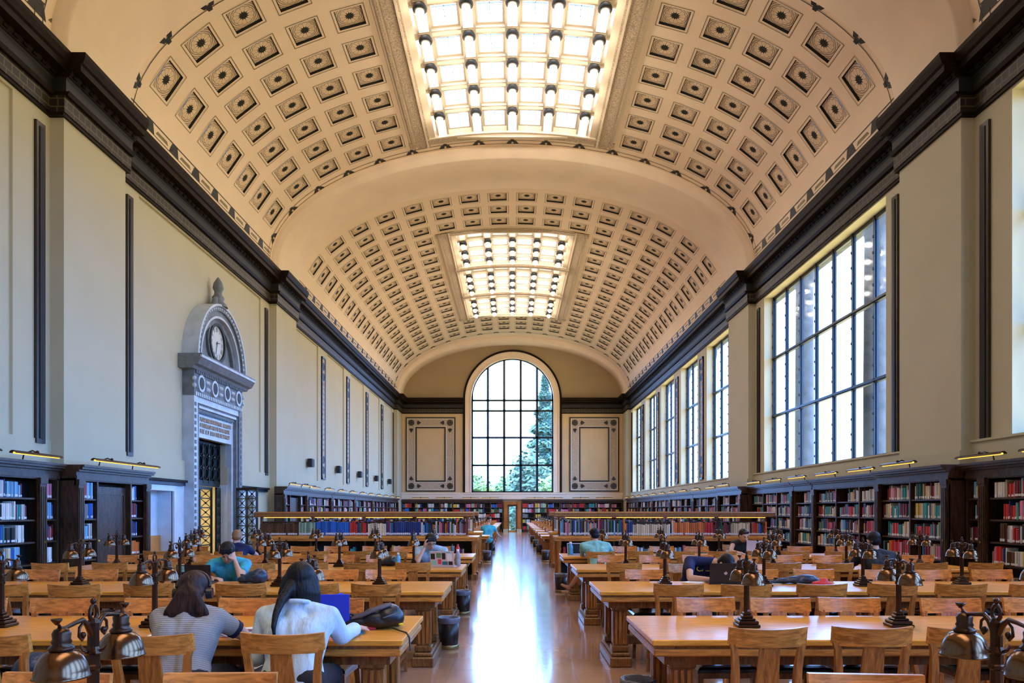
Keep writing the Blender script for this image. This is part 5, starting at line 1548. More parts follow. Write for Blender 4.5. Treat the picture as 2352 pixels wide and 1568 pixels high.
bins = [(0.90, 5.30, 'brown bin cut off by the bottom edge, window side of the aisle'), (-0.72, 8.35, 'brown bin with a grey liner left of the aisle, nearest the camera'),
        (-0.75, 11.1, 'brown bin with a grey liner left of the aisle, second from the camera'), (0.93, 14.1, 'brown bin beside the crossed bare legs right of the aisle'),
        (-0.76, 22.2, 'small dark bin left of the aisle just past the counters'), (-0.76, 27.6, 'small dark bin left of the aisle farther down'),
        (1.0, 22.4, 'small dark bin right of the aisle just past the counters'), (0.96, 26.4, 'small dark bin right of the aisle, second past the counters'), (0.96, 30.4, 'small dark bin right of the aisle, third past the counters'), (0.96, 35.2, 'small dark bin right of the aisle, fourth past the counters')]
bin0 = None
for x, y, lb in bins:
    if bin0 is None: bin0 = make_bin(); bin0.location = (x, y, 0); tag(bin0, lb, 'bin', 'waste bins along the aisle')
    else: dup(bin0, (x, y, 0), rc.uniform(0, 3), lb, 'waste bins along the aisle')

# ============================================================ people
def fuse(name, g, mk, voxel, parent, smooth=4, origin=(0, 0, 0)):
    """closed overlapping shapes fused into one continuous skin"""
    g.X = None
    me = g.mesh(name)
    for v in me.vertices: v.co = v.co - Vector(origin)
    o = bpy.data.objects.new(name, me); COL.objects.link(o)
    md = o.modifiers.new('r', 'REMESH'); md.mode = 'VOXEL'; md.voxel_size = voxel; md.use_smooth_shade = True
    if smooth:
        m2 = o.modifiers.new('s', 'SMOOTH'); m2.iterations = smooth; m2.factor = 0.5
    dg = bpy.context.evaluated_depsgraph_get()
    me2 = bpy.data.meshes.new_from_object(o.evaluated_get(dg))
    o.modifiers.clear(); o.data = me2
    me2.materials.clear(); me2.materials.append(M[mk])
    for p in me2.polygons: p.use_smooth = True; p.material_index = 0
    if parent: o.parent = parent
    return o
def cap(g, a, b2, ra, rb):
    a, b2 = Vector(a), Vector(b2); d = (b2 - a); L_ = d.length
    if L_ < 1e-4: g.ball(a, ra, 'skin', 12, 8); return
    d.normalize(); up = Vector((0, 0, 1)) if abs(d.z) < 0.9 else Vector((1, 0, 0))
    u = d.cross(up).normalized(); v = u.cross(d)
    rings = []; seg = 14
    for k_ in range(5):
        t = -PI / 2 + PI / 2 * k_ / 4; t = max(t, -PI / 2 + 0.12)
        rings.append((a + d * ra * math.sin(t), ra * math.cos(t)))
    for k_ in range(5):
        t = PI / 2 * k_ / 4; t = min(t, PI / 2 - 0.12)
        rings.append((b2 + d * rb * math.sin(t), rb * math.cos(t)))
    g.loft([[tuple(c + (u * math.cos(2 * PI * j / seg) + v * math.sin(2 * PI * j / seg)) * r) for j in range(seg)] for c, r in rings], 'skin', True)
def ellip(g, c, axes, rad, seg=18, n=12):
    """axes: 3 unit vectors, rad: 3 radii"""
    c = Vector(c); rings = []
    for i in range(n + 1):
        t = max(-PI / 2 + 0.06, min(PI / 2 - 0.06, -PI / 2 + PI * i / n))
        rings.append([tuple(c + axes[0] * rad[0] * math.cos(t) * math.cos(2 * PI * j / seg) + axes[1] * rad[1] * math.cos(t) * math.sin(2 * PI * j / seg) + axes[2] * rad[2] * math.sin(t)) for j in range(seg)])
    g.loft(rings, 'skin', True)
def person(label, J, shirt, voxel=0.010, sleeves='short', trousers='jeans', hair='hair', hairfn=None, hands=True, facing=1, legs=True):
    V_ = {k_: Vector(v) for k_, v in J.items() if k_ not in ('face', 'up')}
    f = Vector(J['face']).normalized(); up = Vector(J.get('up', (0, 0, 1))).normalized()
    rt = f.cross(up).normalized(); up = rt.cross(f).normalized()
    O = (V_['pelvis'].x, V_['pelvis'].y, 0)
    t = empty('person', label, 'person', O)
    ax = (rt, f, up)
    Hc = V_['head']
    def hp(x, y, z): return Hc + rt * x + f * y + up * z
    sx = (V_['shR'] - V_['shL']).normalized()
    def torso(g, e):
        for s, sh in ((-1, 'shL'), (1, 'shR')):
            p0 = V_['pelvis'] + sx * s * 0.075; p1 = V_['chest'] + sx * s * 0.075
            w_ = V_['pelvis'] * 0.5 + V_['chest'] * 0.5 + sx * s * 0.052
            cap(g, p0, w_, 0.105 + e, 0.090 + e); cap(g, w_, p1, 0.090 + e, 0.098 + e)
            cap(g, p1, V_[sh], 0.095 + e, 0.048 + e); cap(g, V_[sh], V_['neck'], 0.046 + e, 0.046 + e * 0.4)
        cap(g, V_['chest'], V_['neck'], 0.095 + e, 0.048 + e * 0.3)
    g = MB()
    torso(g, 0)
    cap(g, V_['neck'], hp(0, -0.015, -0.06), 0.052, 0.050)
    ellip(g, hp(0, -0.012, 0.025), ax, (0.072, 0.092, 0.088)); ellip(g, hp(0, 0.025, -0.04), ax, (0.056, 0.062, 0.075))
    ellip(g, hp(0, 0.045, -0.092), ax, (0.030, 0.030, 0.024))
    ellip(g, hp(0, 0.098, -0.022), ax, (0.013, 0.018, 0.020)); cap(g, hp(0, 0.082, 0.015), hp(0, 0.100, -0.022), 0.009, 0.011)
    cap(g, hp(-0.022, 0.080, -0.058), hp(0.022, 0.080, -0.058), 0.009, 0.009)
    cap(g, hp(-0.045, 0.072, 0.030), hp(0.045, 0.072, 0.030), 0.012, 0.012)
    for s in (-1, 1): ellip(g, hp(s * 0.074, -0.012, -0.012), ax, (0.011, 0.018, 0.030))
    for s, a in ((-1, 'L'), (1, 'R')):
        cap(g, V_['sh' + a], V_['el' + a], 0.046, 0.037); cap(g, V_['el' + a], V_['wr' + a], 0.037, 0.024)
        hd = Vector(J['hd' + a]).normalized() if 'hd' + a in J else (V_['wr' + a] - V_['el' + a]).normalized()
        pn = Vector(J['pn' + a]).normalized() if 'pn' + a in J else Vector((0, 0, -1))
        pn = (pn - hd * pn.dot(hd)).normalized(); sd = hd.cross(pn).normalized() * (1 if a == 'R' else -1)
        w0 = V_['wr' + a]
        ellip(g, w0 + hd * 0.050, (sd, hd, pn), (0.038, 0.052, 0.016))
        for q, (o_, L_) in enumerate(((-0.030, 0.060), (-0.010, 0.072), (0.010, 0.068), (0.029, 0.052))):
            b0 = w0 + hd * 0.088 + sd * o_; k1 = b0 + hd * L_ * 0.42 + pn * 0.004 + sd * o_ * 0.1
            k2 = k1 + (hd * 0.8 + pn * 0.6).normalized() * L_ * 0.34; k3 = k2 + (hd * 0.45 + pn * 0.9).normalized() * L_ * 0.28
            cap(g, b0 - hd * 0.03, k1, 0.0095, 0.0088); cap(g, k1, k2, 0.0088, 0.0080); cap(g, k2, k3, 0.0080, 0.0072)
        th0 = w0 + hd * 0.028 - sd * 0.026; th1 = th0 + (hd * 0.6 - sd * 0.7 + pn * 0.3).normalized() * 0.042; th2 = th1 + (hd * 0.95 - sd * 0.1 + pn * 0.3).normalized() * 0.034
        cap(g, th0, th1, 0.013, 0.0105); cap(g, th1, th2, 0.0105, 0.0085)
    if legs:
        for s, a in ((-1, 'L'), (1, 'R')):
            hp0 = V_['pelvis'] + sx * s * 0.085
            cap(g, hp0, V_['kn' + a], 0.085, 0.056); cap(g, V_['kn' + a], V_['an' + a], 0.054, 0.036)
            toe = V_['to' + a] if 'to' + a in V_ else V_['an' + a] + f * 0.16 + Vector((0, 0, -0.03))
            cap(g, V_['an' + a] + Vector((0, 0, -0.02)), toe, 0.034, 0.024)
    fuse('body', g, 'skin', voxel, t, 3, O)
    g = MB(); torso(g, 0.016)
    for s, a in ((-1, 'L'), (1, 'R')):
        if sleeves == 'short':
            m_ = V_['sh' + a].lerp(V_['el' + a], 0.52); cap(g, V_['sh' + a], m_, 0.062, 0.056)
        elif sleeves == 'long':
            e_ = V_['wr' + a].lerp(V_['el' + a], 0.14)
            cap(g, V_['sh' + a], V_['el' + a], 0.064, 0.054); cap(g, V_['el' + a], e_, 0.054, 0.042); 
            cap(g, e_.lerp(V_['el' + a], 0.16), e_, 0.047, 0.046)
    fuse('shirt', g, shirt, voxel, t, 4, O)
    if legs:
        if trousers:
            g = MB()
            for s, a in ((-1, 'L'), (1, 'R')):
                hp0 = V_['pelvis'] + sx * s * 0.085
                cap(g, hp0 + Vector((0, 0, 0.03)), V_['kn' + a], 0.108, 0.068)
                if trousers != 'shorts': cap(g, V_['kn' + a], V_['an' + a] + Vector((0, 0, 0.03)), 0.066, 0.050)
            fuse('trousers', g, 'jeans', max(voxel, 0.012), t, 3, O)
        g = MB()
        for s, a in ((-1, 'L'), (1, 'R')):
            toe = V_['to' + a] if 'to' + a in V_ else V_['an' + a] + f * 0.16 + Vector((0, 0, -0.03))
            if trousers != 'shorts': cap(g, V_['an' + a] + Vector((0, 0, -0.02)), toe, 0.044, 0.034)
        if trousers != 'shorts': fuse('shoes', g, 'shoe', max(voxel, 0.012), t, 2, O)
    # hair
    g = MB()
    if hairfn: hairfn(g, hp, ax, cap, ellip)
    else:
        ellip(g, hp(0, -0.026, 0.042), ax, (0.082, 0.094, 0.085)); ellip(g, hp(0, -0.055, -0.005), ax, (0.072, 0.058, 0.07))
        cap(g, hp(-0.04, 0.055, 0.085), hp(0.045, 0.06, 0.080), 0.024, 0.022)
    fuse('hair', g, hair, min(voxel, 0.009), t, 2, O)
    # eyes
    for s in (-1, 1):
        g = MB(); ellip(g, hp(s * 0.030, 0.079, 0.008) - Vector(O), ax, (0.012, 0.008, 0.007), 10, 6)
        g.mats[:] = [M['dark']]; g.obj('eye', t)
    return t
def seated(px, py, s, lean=0.12, hz=1.10, dxh=0.0, dyh=0.0, shw=0.185, chz=0.83):
    """joints for someone seated facing s*y"""
    J = dict(pelvis=(px, py, 0.555), chest=(px + dxh * 0.45, py + s * lean * 0.7 + dyh * 0.4, chz), neck=(px + dxh * 0.8, py + s * lean + dyh * 0.7, chz + 0.155), head=(px + dxh, py + s * (lean + 0.06) + dyh, hz))
    c = Vector(J['neck']); z = chz + 0.10
    J['shL'] = (c.x - s * shw, c.y, z); J['shR'] = (c.x + s * shw, c.y, z)
    J['knL'] = (px - s * 0.12, py + s * 0.44, 0.54); J['knR'] = (px + s * 0.12, py + s * 0.44, 0.54)
    J['anL'] = (px - s * 0.12, py + s * 0.50, 0.09); J['anR'] = (px + s * 0.12, py + s * 0.42, 0.09)
    J['toL'] = (px - s * 0.13, py + s * 0.66, 0.045); J['toR'] = (px + s * 0.13, py + s * 0.58, 0.045)
    return J
# --- woman in striped grey shirt, headphones, ponytail (from behind)
J = seated(-1.87, 4.13, 1, 0.16, 1.055, -0.03, 0.06, 0.165, 0.82)
J.update(face=(-0.15, 0.8, -0.55), elR=(-1.615, 4.45, 0.805), wrR=(-1.80, 4.62, 0.80), hdR=(-0.9, 0.4, -0.1), elL=(-2.16, 4.52, 0.815), wrL=(-1.98, 4.72, 0.80), hdL=(0.8, 0.5, -0.1))
def hair1(g, hp, ax, cap, ellip):
    ellip(g, hp(0, -0.028, 0.040), ax, (0.086, 0.098, 0.088)); ellip(g, hp(0, -0.060, -0.02), ax, (0.074, 0.055, 0.07))
    base = hp(0.0, -0.10, -0.02)
    for k_ in range(9):
        dx = (k_ - 4) * 0.011
        p1 = base + Vector((dx, -0.025, -0.03)); p2 = p1 + Vector((dx * 1.6, -0.02 - 0.006 * (k_ % 2), -0.10)); p3 = p2 + Vector((dx * 0.6 + 0.01 * (k_ % 3 - 1), 0.01, -0.09 - 0.02 * (k_ % 3)))
        cap(g, base, p1, 0.034, 0.026); cap(g, p1, p2, 0.024, 0.016); cap(g, p2, p3, 0.016, 0.005)
P1 = person('person in a grey striped t-shirt with a dark ponytail, seen from behind', J, 'grey_stripe', 0.008, 'short', 'jeans', 'hair_br', hair1)
f = Vector(J['face']).normalized(); rt = f.cross(Vector((0, 0, 1))).normalized(); up = rt.cross(f)
Hc = Vector(J['head']); O = Vector((J['pelvis'][0], J['pelvis'][1], 0))
g = MB()
for a in ('L', 'R'):
    sh = Vector(J['sh' + a]); el = Vector(J['el' + a]); d = (el - sh).normalized(); c = sh.lerp(el, 0.68)
    g.tube([tuple(c - d * 0.014 - O), tuple(c + d * 0.014 - O)], [0.057, 0.054], 'navy_trim', 18)
g.obj('cuff', P1)
hpn = empty('headphones', 'black over-ear headphones worn over the dark ponytail', 'headphones', tuple(Hc))
g = MB()
pts = [Hc + rt * 0.094 * math.cos(t) + up * (0.028 + 0.108 * math.sin(t)) - f * 0.03 for t in [PI * i / 14 for i in range(15)]]
g.tube([tuple(p - Hc) for p in pts], 0.009, 'black', 8); g.obj('headband', hpn)
for s in (-1, 1):
    g = MB(); c = rt * s * 0.088 - f * 0.01 - up * 0.005
    g.tube([tuple(c - rt * s * 0.012), tuple(c + rt * s * 0.022)], [0.036, 0.033], 'black', 16); g.obj('ear_cup', hpn)
# --- woman in pale denim shirt with long straight hair
J = seated(-1.235, 4.14, 1, 0.13, 1.115, -0.03, 0.10, 0.185, 0.83)
J.update(face=(-0.1, 0.95, -0.30), elR=(-1.02, 4.42, 0.80), wrR=(-0.99, 4.68, 0.805), hdR=(0.10, 1.0, -0.05), elL=(-1.48, 4.28, 0.70), wrL=(-1.42, 4.52, 0.79), hdL=(0.3, 1, 0.0))
def hair2(g, hp, ax, cap, ellip):
    ellip(g, hp(0, -0.026, 0.035), ax, (0.088, 0.104, 0.092)); ellip(g, hp(0, -0.055, -0.04), ax, (0.086, 0.062, 0.09))
    for k_ in range(13):
        q = (k_ - 6) / 6
        top = hp(q * 0.072, -0.03 - 0.045 * (1 - q * q), 0.02)
        a_ = hp(q * 0.094, -0.035 - 0.045 * (1 - q * q), -0.07)
        b2 = a_ + Vector((q * 0.016, -0.012, -0.13))
        cap(g, top, a_, 0.034, 0.030); cap(g, a_, b2, 0.028, 0.014)
    S = [hp(-0.035, -0.09, -0.03), Vector((-1.325, 4.235, 1.03)), Vector((-1.335, 4.175, 0.965)), Vector((-1.335, 4.135, 0.90)), Vector((-1.325, 4.128, 0.81))]
    for q_, (r0_, r1_) in enumerate(((0.034, 0.028), (0.026, 0.020), (0.020, 0.015), (0.014, 0.005))): cap(g, S[q_], S[q_ + 1], r0_, r1_)
    a_ = hp(-0.092, 0.0, -0.06); b2 = a_ + Vector((-0.03, 0.0, -0.13)); cap(g, a_, b2, 0.03, 0.012)
P2 = person('person in a loose pale denim shirt with long straight black hair', J, 'denim', 0.008, 'long', 'jeans', 'hair', hair2)
O = Vector((J['pelvis'][0], J['pelvis'][1], 0))
g = MB(); nk = Vector(J['neck']) - O
pts = [nk + Vector((0.070 * math.cos(t), 0.058 * math.sin(t) - 0.010, 0.028 + 0.016 * math.sin(-t))) for t in [2 * PI * i / 18 for i in range(19)]]
g.tube([tuple(p) for p in pts], 0.013, 'denim', 8); g.obj('collar', P2)
# --- man in turquoise shirt facing the camera, head on hand
J = seated(-3.30, 8.86, -1, 0.22, 1.06, 0.02, -0.06, 0.19, 0.83)
J.update(face=(0.15, -0.75, -0.55), elL=(-3.07, 8.36, 0.80), wrL=(-3.17, 8.47, 0.965), hdL=(-0.35, 0.1, 0.9), pnL=(-0.8, 0.3, 0), elR=(-3.56, 8.45, 0.80), wrR=(-3.36, 8.30, 0.79), hdR=(0.8, -0.4, 0))
def hair3(g, hp, ax, cap, ellip):
    ellip(g, hp(0, -0.022, 0.045), ax, (0.086, 0.098, 0.086)); ellip(g, hp(0, -0.055, -0.005), ax, (0.074, 0.058, 0.07))
    for k_ in range(5): cap(g, hp(-0.05 + 0.025 * k_, 0.05, 0.085), hp(-0.06 + 0.03 * k_, 0.078 + 0.008 * (k_ % 2), 0.068 - 0.012 * (k_ % 2)), 0.024, 0.014)
person('person in a turquoise t-shirt resting head on hand behind a black laptop', J, 'teal', 0.010, 'short', 'jeans', 'hair', hair3)
# --- man with pale blue shirt and glasses on third row
J = seated(-1.25, 11.45, -1, 0.20, 1.075, 0.02, -0.04, 0.20, 0.84)
J.update(face=(0.30, -0.85, -0.40), elR=(-1.40, 10.95, 0.80), wrR=(-1.315, 11.02, 0.985), hdR=(0.15, 0.05, 0.95), pnR=(0.8, 0.2, 0), elL=(-0.98, 10.98, 0.80), wrL=(-1.06, 10.78, 0.79), hdL=(-0.5, -0.8, 0))
P5 = person('person in a pale blue t-shirt and glasses, cheek on fist', J, 'paleblue', 0.010, 'short', 'jeans', 'hair', hair3)
gl = empty('eyeglasses', 'glasses worn by the person in the pale blue t-shirt', 'glasses', J['head'])
f = Vector(J['face']).normalized(); rt = f.cross(Vector((0, 0, 1))).normalized(); up = rt.cross(f)
g = MB()
for s in (-1, 1):
    c = rt * s * 0.032 + f * 0.100 + up * 0.006
    g.tube([tuple(c + rt * 0.024 * math.cos(2 * PI * i / 12) + up * 0.018 * math.sin(2 * PI * i / 12)) for i in range(13)], 0.0025, 'black', 5)
    g.tube([tuple(c + rt * s * 0.024), tuple(rt * s * 0.080 - f * 0.01 + up * 0.006)], 0.0025, 'black', 5)
g.tube([tuple(rt * -0.009 + f * 0.102 + up * 0.008), tuple(rt * 0.009 + f * 0.102 + up * 0.008)], 0.0025, 'black', 5)
g.obj('frame', gl)
# --- man in mint shirt from behind with crossed bare legs
J = seated(1.42, 12.16, 1, 0.14, 1.13, -0.05, 0.04, 0.20, 0.86)
J.update(face=(-0.2, 0.95, -0.3), elR=(1.70, 12.45, 0.80), wrR=(1.58, 12.70, 0.79), hdR=(-0.5, 0.8, 0), elL=(1.17, 12.45, 0.80), wrL=(1.30, 12.70, 0.79), hdL=(0.5, 0.8, 0),
         knL=(1.18, 12.45, 0.56), knR=(1.30, 12.60, 0.52), anL=(1.00, 12.85, 0.22), anR=(1.02, 12.98, 0.13), toL=(0.86, 12.86, 0.26), toR=(0.88, 13.05, 0.12))
person('person in a mint green shirt seen from behind, crossed bare legs stretched toward the aisle', J, 'mint', 0.010, 'short', 'shorts', 'hair')
# --- man in navy shirt bent over laptop
J = dict(pelvis=(2.14, 8.86, 0.57), chest=(2.18, 8.66, 0.87), neck=(2.30, 8.50, 0.965), head=(2.42, 8.40, 0.93), face=(0.30, -0.60, -0.75), up=(0.5, -0.5, 0.5),
         shR=(2.05, 8.56, 0.965), shL=(2.43, 8.58, 0.90), elR=(1.98, 8.26, 0.80), wrR=(2.20, 8.16, 0.79), hdR=(0.9, -0.1, 0), elL=(2.62, 8.34, 0.80), wrL=(2.46, 8.20, 0.79), hdL=(-0.9, -0.2, 0),
         knL=(2.28, 8.5, 0.54), knR=(2.00, 8.5, 0.54), anL=(2.28, 8.45, 0.09), anR=(2.00, 8.45, 0.09), toL=(2.28, 8.30, 0.045), toR=(2.00, 8.30, 0.045))
P7 = person('person in a navy t-shirt bowed face down behind a black laptop', J, 'navy', 0.010, 'short', 'jeans', 'hair')
# lettering on the chest of the navy shirt
def text_obj(s, size, loc, rot, mk, name, parent=None, extrude=0.001):
    c = bpy.data.curves.new(name, 'FONT'); c.body = s; c.size = size; c.extrude = extrude; c.align_x = 'CENTER'; c.align_y = 'CENTER'
    o = bpy.data.objects.new(name, c); COL.objects.link(o)
    dg = bpy.context.evaluated_depsgraph_get(); me = bpy.data.meshes.new_from_object(o.evaluated_get(dg))
    bpy.data.objects.remove(o)
    o = bpy.data.objects.new(name, me); COL.objects.link(o); me.materials.clear(); me.materials.append(M[mk]); o.location = loc; o.rotation_euler = rot
    if parent: o.parent = parent
    return o
text_obj('CAL', 0.085, (0.06, -0.325, 0.875), (R(68), 0, 0), 'yellow', 'chest_lettering', P7)
# --- woman with white laptop, fourth row right
J = seated(4.28, 14.05, -1, 0.16, 1.08, 0.03, -0.03, 0.17, 0.82)
J.update(face=(0.3, -0.9, -0.35), elR=(4.02, 13.62, 0.80), wrR=(4.10, 13.45, 0.79), hdR=(0.4, -0.9, 0), elL=(4.50, 13.60, 0.80), wrL=(4.36, 13.72, 0.96), hdL=(-0.2, 0, 0.95), pnL=(-0.8, 0.3, 0))
person('person with tied brown hair and bare shoulders behind a pale laptop', J, 'blackcloth', 0.013, 'none', 'jeans', 'hair_br')
# --- man in dark shirt seen from behind on the right
J = seated(4.66, 9.36, 1, 0.12, 1.155, 0.0, 0.02, 0.20, 0.87)
J.update(face=(0, 0.95, -0.25), elR=(4.93, 9.65, 0.80), wrR=(4.80, 9.90, 0.79), hdR=(-0.5, 0.8, 0), elL=(4.40, 9.65, 0.80), wrL=(4.52, 9.90, 0.79), hdL=(0.5, 0.8, 0))
person('person with short black hair and black shirt seen from behind', J, 'blackcloth', 0.012, 'short', 'jeans', 'hair')
# --- blond person behind the turquoise one
J = seated(-4.55, 12.1, 1, 0.14, 1.10, -0.04, 0.03, 0.18, 0.83)
J.update(face=(-0.3, 0.9, -0.35), elR=(-4.30, 12.45, 0.80), wrR=(-4.42, 12.70, 0.79), hdR=(-0.5, 0.8, 0), elL=(-4.78, 12.45, 0.80), wrL=(-4.66, 12.70, 0.79), hdL=(0.5, 0.8, 0))
person('person with light brown hair and navy top seen from behind, before the bronze gates', J, 'navy', 0.013, 'short', 'jeans', 'hair_bl')
# --- far people by the aisle
J = seated(-0.86, 25.35, 1, 0.12, 1.22, 0.05, 0, 0.19, 0.87)
J.update(face=(0.7, -0.5, -0.2), elR=(-0.52, 25.5, 0.75), wrR=(-0.42, 25.7, 0.65), hdR=(0, 0.8, 0), elL=(-1.15, 25.55, 0.80), wrL=(-1.0, 25.8, 0.79), hdL=(0.5, 0.8, 0))
person('tiny far person in a teal shirt at the left edge of the aisle', J, 'teal', 0.02, 'short', 'jeans', 'hair_br')
J = seated(1.9, 28.3, -1, 0.12, 1.16, 0.0, 0, 0.19, 0.87)
J.update(face=(0, -0.9, -0.3), elR=(1.65, 27.9, 0.80), wrR=(1.75, 27.7, 0.79), elL=(2.15, 27.9, 0.8), wrL=(2.05, 27.7, 0.79))
person('tiny far person in a red top right of the aisle', J, 'red', 0.02, 'short', 'jeans', 'hair')

# ============================================================ things on the tables
TZ = 0.7605
def laptop(label, loc, rz, body, w_=0.34, d_=0.23, ang=100, extra=None):
    t = empty('laptop', label, 'laptop', loc, rz)
    g = MB(); g.cbox(-w_ / 2, w_ / 2, -d_ / 2, d_ / 2, 0, 0.016, body, 0.004); b2 = g.obj('base', t)
    g = MB(); g.box(-w_ / 2 + 0.02, w_ / 2 - 0.02, -0.02, d_ / 2 - 0.03, 0.016, 0.018, 'dark'); g.obj('keyboard', t)
    # the screen stands at -y (towards the camera when the user faces it)
    g = MB(); a = R(ang)
    g.X = Matrix.Translation((0, -d_ / 2 + 0.006, 0.014)) @ Matrix.Rotation(a - PI, 4, 'X')
    g.cbox(-w_ / 2, w_ / 2, -0.004, 0.004, 0, 0.001, body, 0.0002)
    g = MB(); L_ = d_ - 0.005
    g.X = Matrix.Translation((0, -d_ / 2 + 0.006, 0.014)) @ Matrix.Rotation(R(ang - 90), 4, 'X')
    g.cbox(-w_ / 2, w_ / 2, -0.007, 0.0, 0, L_, body, 0.003); g.box(-w_ / 2 + 0.012, w_ / 2 - 0.012, 0.0, 0.001, 0.015, L_ - 0.012, 'screen')
    g.obj('lid', t)
    if extra:
        g = MB(); g.X = Matrix.Translation((0, -d_ / 2 + 0.006, 0.014)) @ Matrix.Rotation(R(ang - 90), 4, 'X')
        extra(g, w_, L_); g.obj('sticker', t)
    return t
M['screen'] = plain('screen_glass', (0.02, 0.025, 0.035), 0.1)
M['mintst'] = plain('mint_sticker', (0.25, 0.60, 0.50), 0.5)
M['greyst'] = plain('grey_badge', (0.35, 0.33, 0.36), 0.4)
def ex1(g, w_, L_):
    g.box(-w_ / 2 + 0.015, -w_ / 2 + 0.085, -0.009, -0.0072, L_ - 0.075, L_ - 0.010, 'mintst'); g.box(-w_ / 2 + 0.03, -w_ / 2 + 0.07, -0.0098, -0.009, L_ - 0.055, L_ - 0.03, 'greyst')
    ring = [(0.011 * math.cos(2 * PI * i / 16), -0.009, L_ / 2 + 0.011 * math.sin(2 * PI * i / 16)) for i in range(16)]
    g.loft([[(p[0], -0.007, p[2]) for p in ring], ring], 'greyst', False)
laptop('black open laptop with a mint square sticker before the turquoise-shirted person', (-3.42, 8.04, TZ), 0.05, 'black', 0.36, 0.20, 97, ex1)
def ex2(g, w_, L_):
    # small pale fruit-shaped badge: two lobes, a notch and a leaf
    for (cx, cz, r) in ((-0.007, 0, 0.012), (0.006, 0.001, 0.012), (0, -0.006, 0.011)):
        ring = [(cx + r * math.cos(2 * PI * i / 14), -0.0085, L_ / 2 + cz + r * math.sin(2 * PI * i / 14)) for i in range(14)]
        g.loft([[(p[0], -0.007, p[2]) for p in ring], ring], 'silver', False)
    g.box(-0.001, 0.005, -0.0085, -0.007, L_ / 2 + 0.013, L_ / 2 + 0.021, 'silver')
laptop('black open laptop with a small pale badge before the bowed navy-shirted person', (2.28, 8.02, TZ), -0.03, 'black', 0.34, 0.22, 97, ex2)
laptop('silver open laptop covered in stickers at the aisle end of the third left table', (-0.96, 10.42, TZ), -0.15, 'silver', 0.34, 0.22, 100,
       lambda g, w_, L_: [g.box(x, x + s1, -0.009, -0.0072, z, z + s2, mk) for (x, z, s1, s2, mk) in
                          ((-0.15, 0.02, 0.07, 0.06, 'mintst'), (-0.16, 0.10, 0.06, 0.08, 'dark'), (-0.08, 0.12, 0.07, 0.07, 'leaf2'), (-0.06, 0.03, 0.05, 0.07, 'pinkred'), (0.0, 0.02, 0.08, 0.05, 'petrol'), (0.0, 0.10, 0.05, 0.09, 'dark'), (0.07, 0.08, 0.07, 0.10, 'white'), (0.09, 0.02, 0.06, 0.05, 'dark'), (0.06, 0.19, 0.06, 0.02, 'mintst'))])
laptop('pale silver open laptop before the bare-shouldered person, far right table', (4.32, 13.20, TZ), -0.05, 'silver', 0.36, 0.25, 97, ex2)
t = laptop('white laptop left of the mint-shirted person', (1.13, 12.98, TZ), PI + 0.1, 'silver', 0.30, 0.21, 105)

# papers and notebooks
def flat(name, label, cat, x, y, rz, w_, d_, h, mk, edge=None):
    g = MB(); g.cbox(-w_ / 2, w_ / 2, -d_ / 2, d_ / 2, 0, h, mk, min(0.002, h * 0.3))
    if edge: g.box(-w_ / 2 - 0.001, w_ / 2 + 0.001, -d_ / 2 - 0.001, d_ / 2 + 0.001, 0.0, h * 0.25, edge)
    o = g.obj(name, None, (x, y, TZ), rz); tag(o, label, cat); return o
def open_book(label, x, y, rz, w_=0.36, d_=0.26, name='open_book'):
    t = empty(name, label, 'open book', (x, y, TZ), rz)
    for s in (-1, 1):
        g = MB(); rings = []
        for i in range(8):
            q = i / 7; z = 0.006 + 0.022 * math.sin(q * PI * 0.75) * (1 - q * 0.45)
            xx = s * q * w_ / 2; rings.append([(xx, -d_ / 2, 0.002), (xx, d_ / 2, 0.002), (xx, d_ / 2, z), (xx, -d_ / 2, z)])
        g.loft(rings, 'white', False); p = g.obj('pages', t)
    g = MB(); g.box(-w_ / 2 - 0.004, w_ / 2 + 0.004, -d_ / 2 - 0.004, d_ / 2 + 0.004, 0, 0.002, 'pinkred'); g.obj('cover', t)
    g = MB()
    for (a, b2, c, d) in ((-0.15, -0.05, 0.02, 0.08), (0.04, 0.14, -0.08, 0.0)): g.box(a, b2, c, d, 0.0272, 0.0282, 'maroon')
    g.obj('picture', t)
    return t
M['maroon'] = plain('maroon_print', (0.16, 0.02, 0.03), 0.6)
open_book('open textbook with red pictures at the elbow of the striped-shirt person', -1.80, 4.74, 0.15)
flat('paper_sheet', 'white paper sheet beside the striped-shirt person on the left table edge', 'paper', -2.18, 4.64, 0.2, 0.22, 0.16, 0.002, 'white')
flat('paper_sheet', 'white loose sheets between the two seated people, first full left table', 'paper', -1.42, 4.95, -0.3, 0.25, 0.19, 0.004, 'white')
o = flat('notebook', 'coral red notebook behind the blue folder on the left table', 'notebook', -1.02, 4.98, 0.05, 0.22, 0.16, 0.035, 'pinkred')
# blue binder standing open
t = empty('ring_binder', 'bright blue binder standing upright before the denim-shirted person', 'folder', (-1.17, 4.90, TZ), R(4))
g = MB(); g.cbox(-0.11, 0.09, -0.004, 0.004, 0, 0.235, 'blue', 0.002); g.obj('cover', t)
g = MB(); g.X = Matrix.Rotation(R(70), 4, 'Z'); g.cbox(0.0, 0.09, -0.004, 0.004, 0, 0.235, 'blue', 0.002); g.obj('back_cover', t)
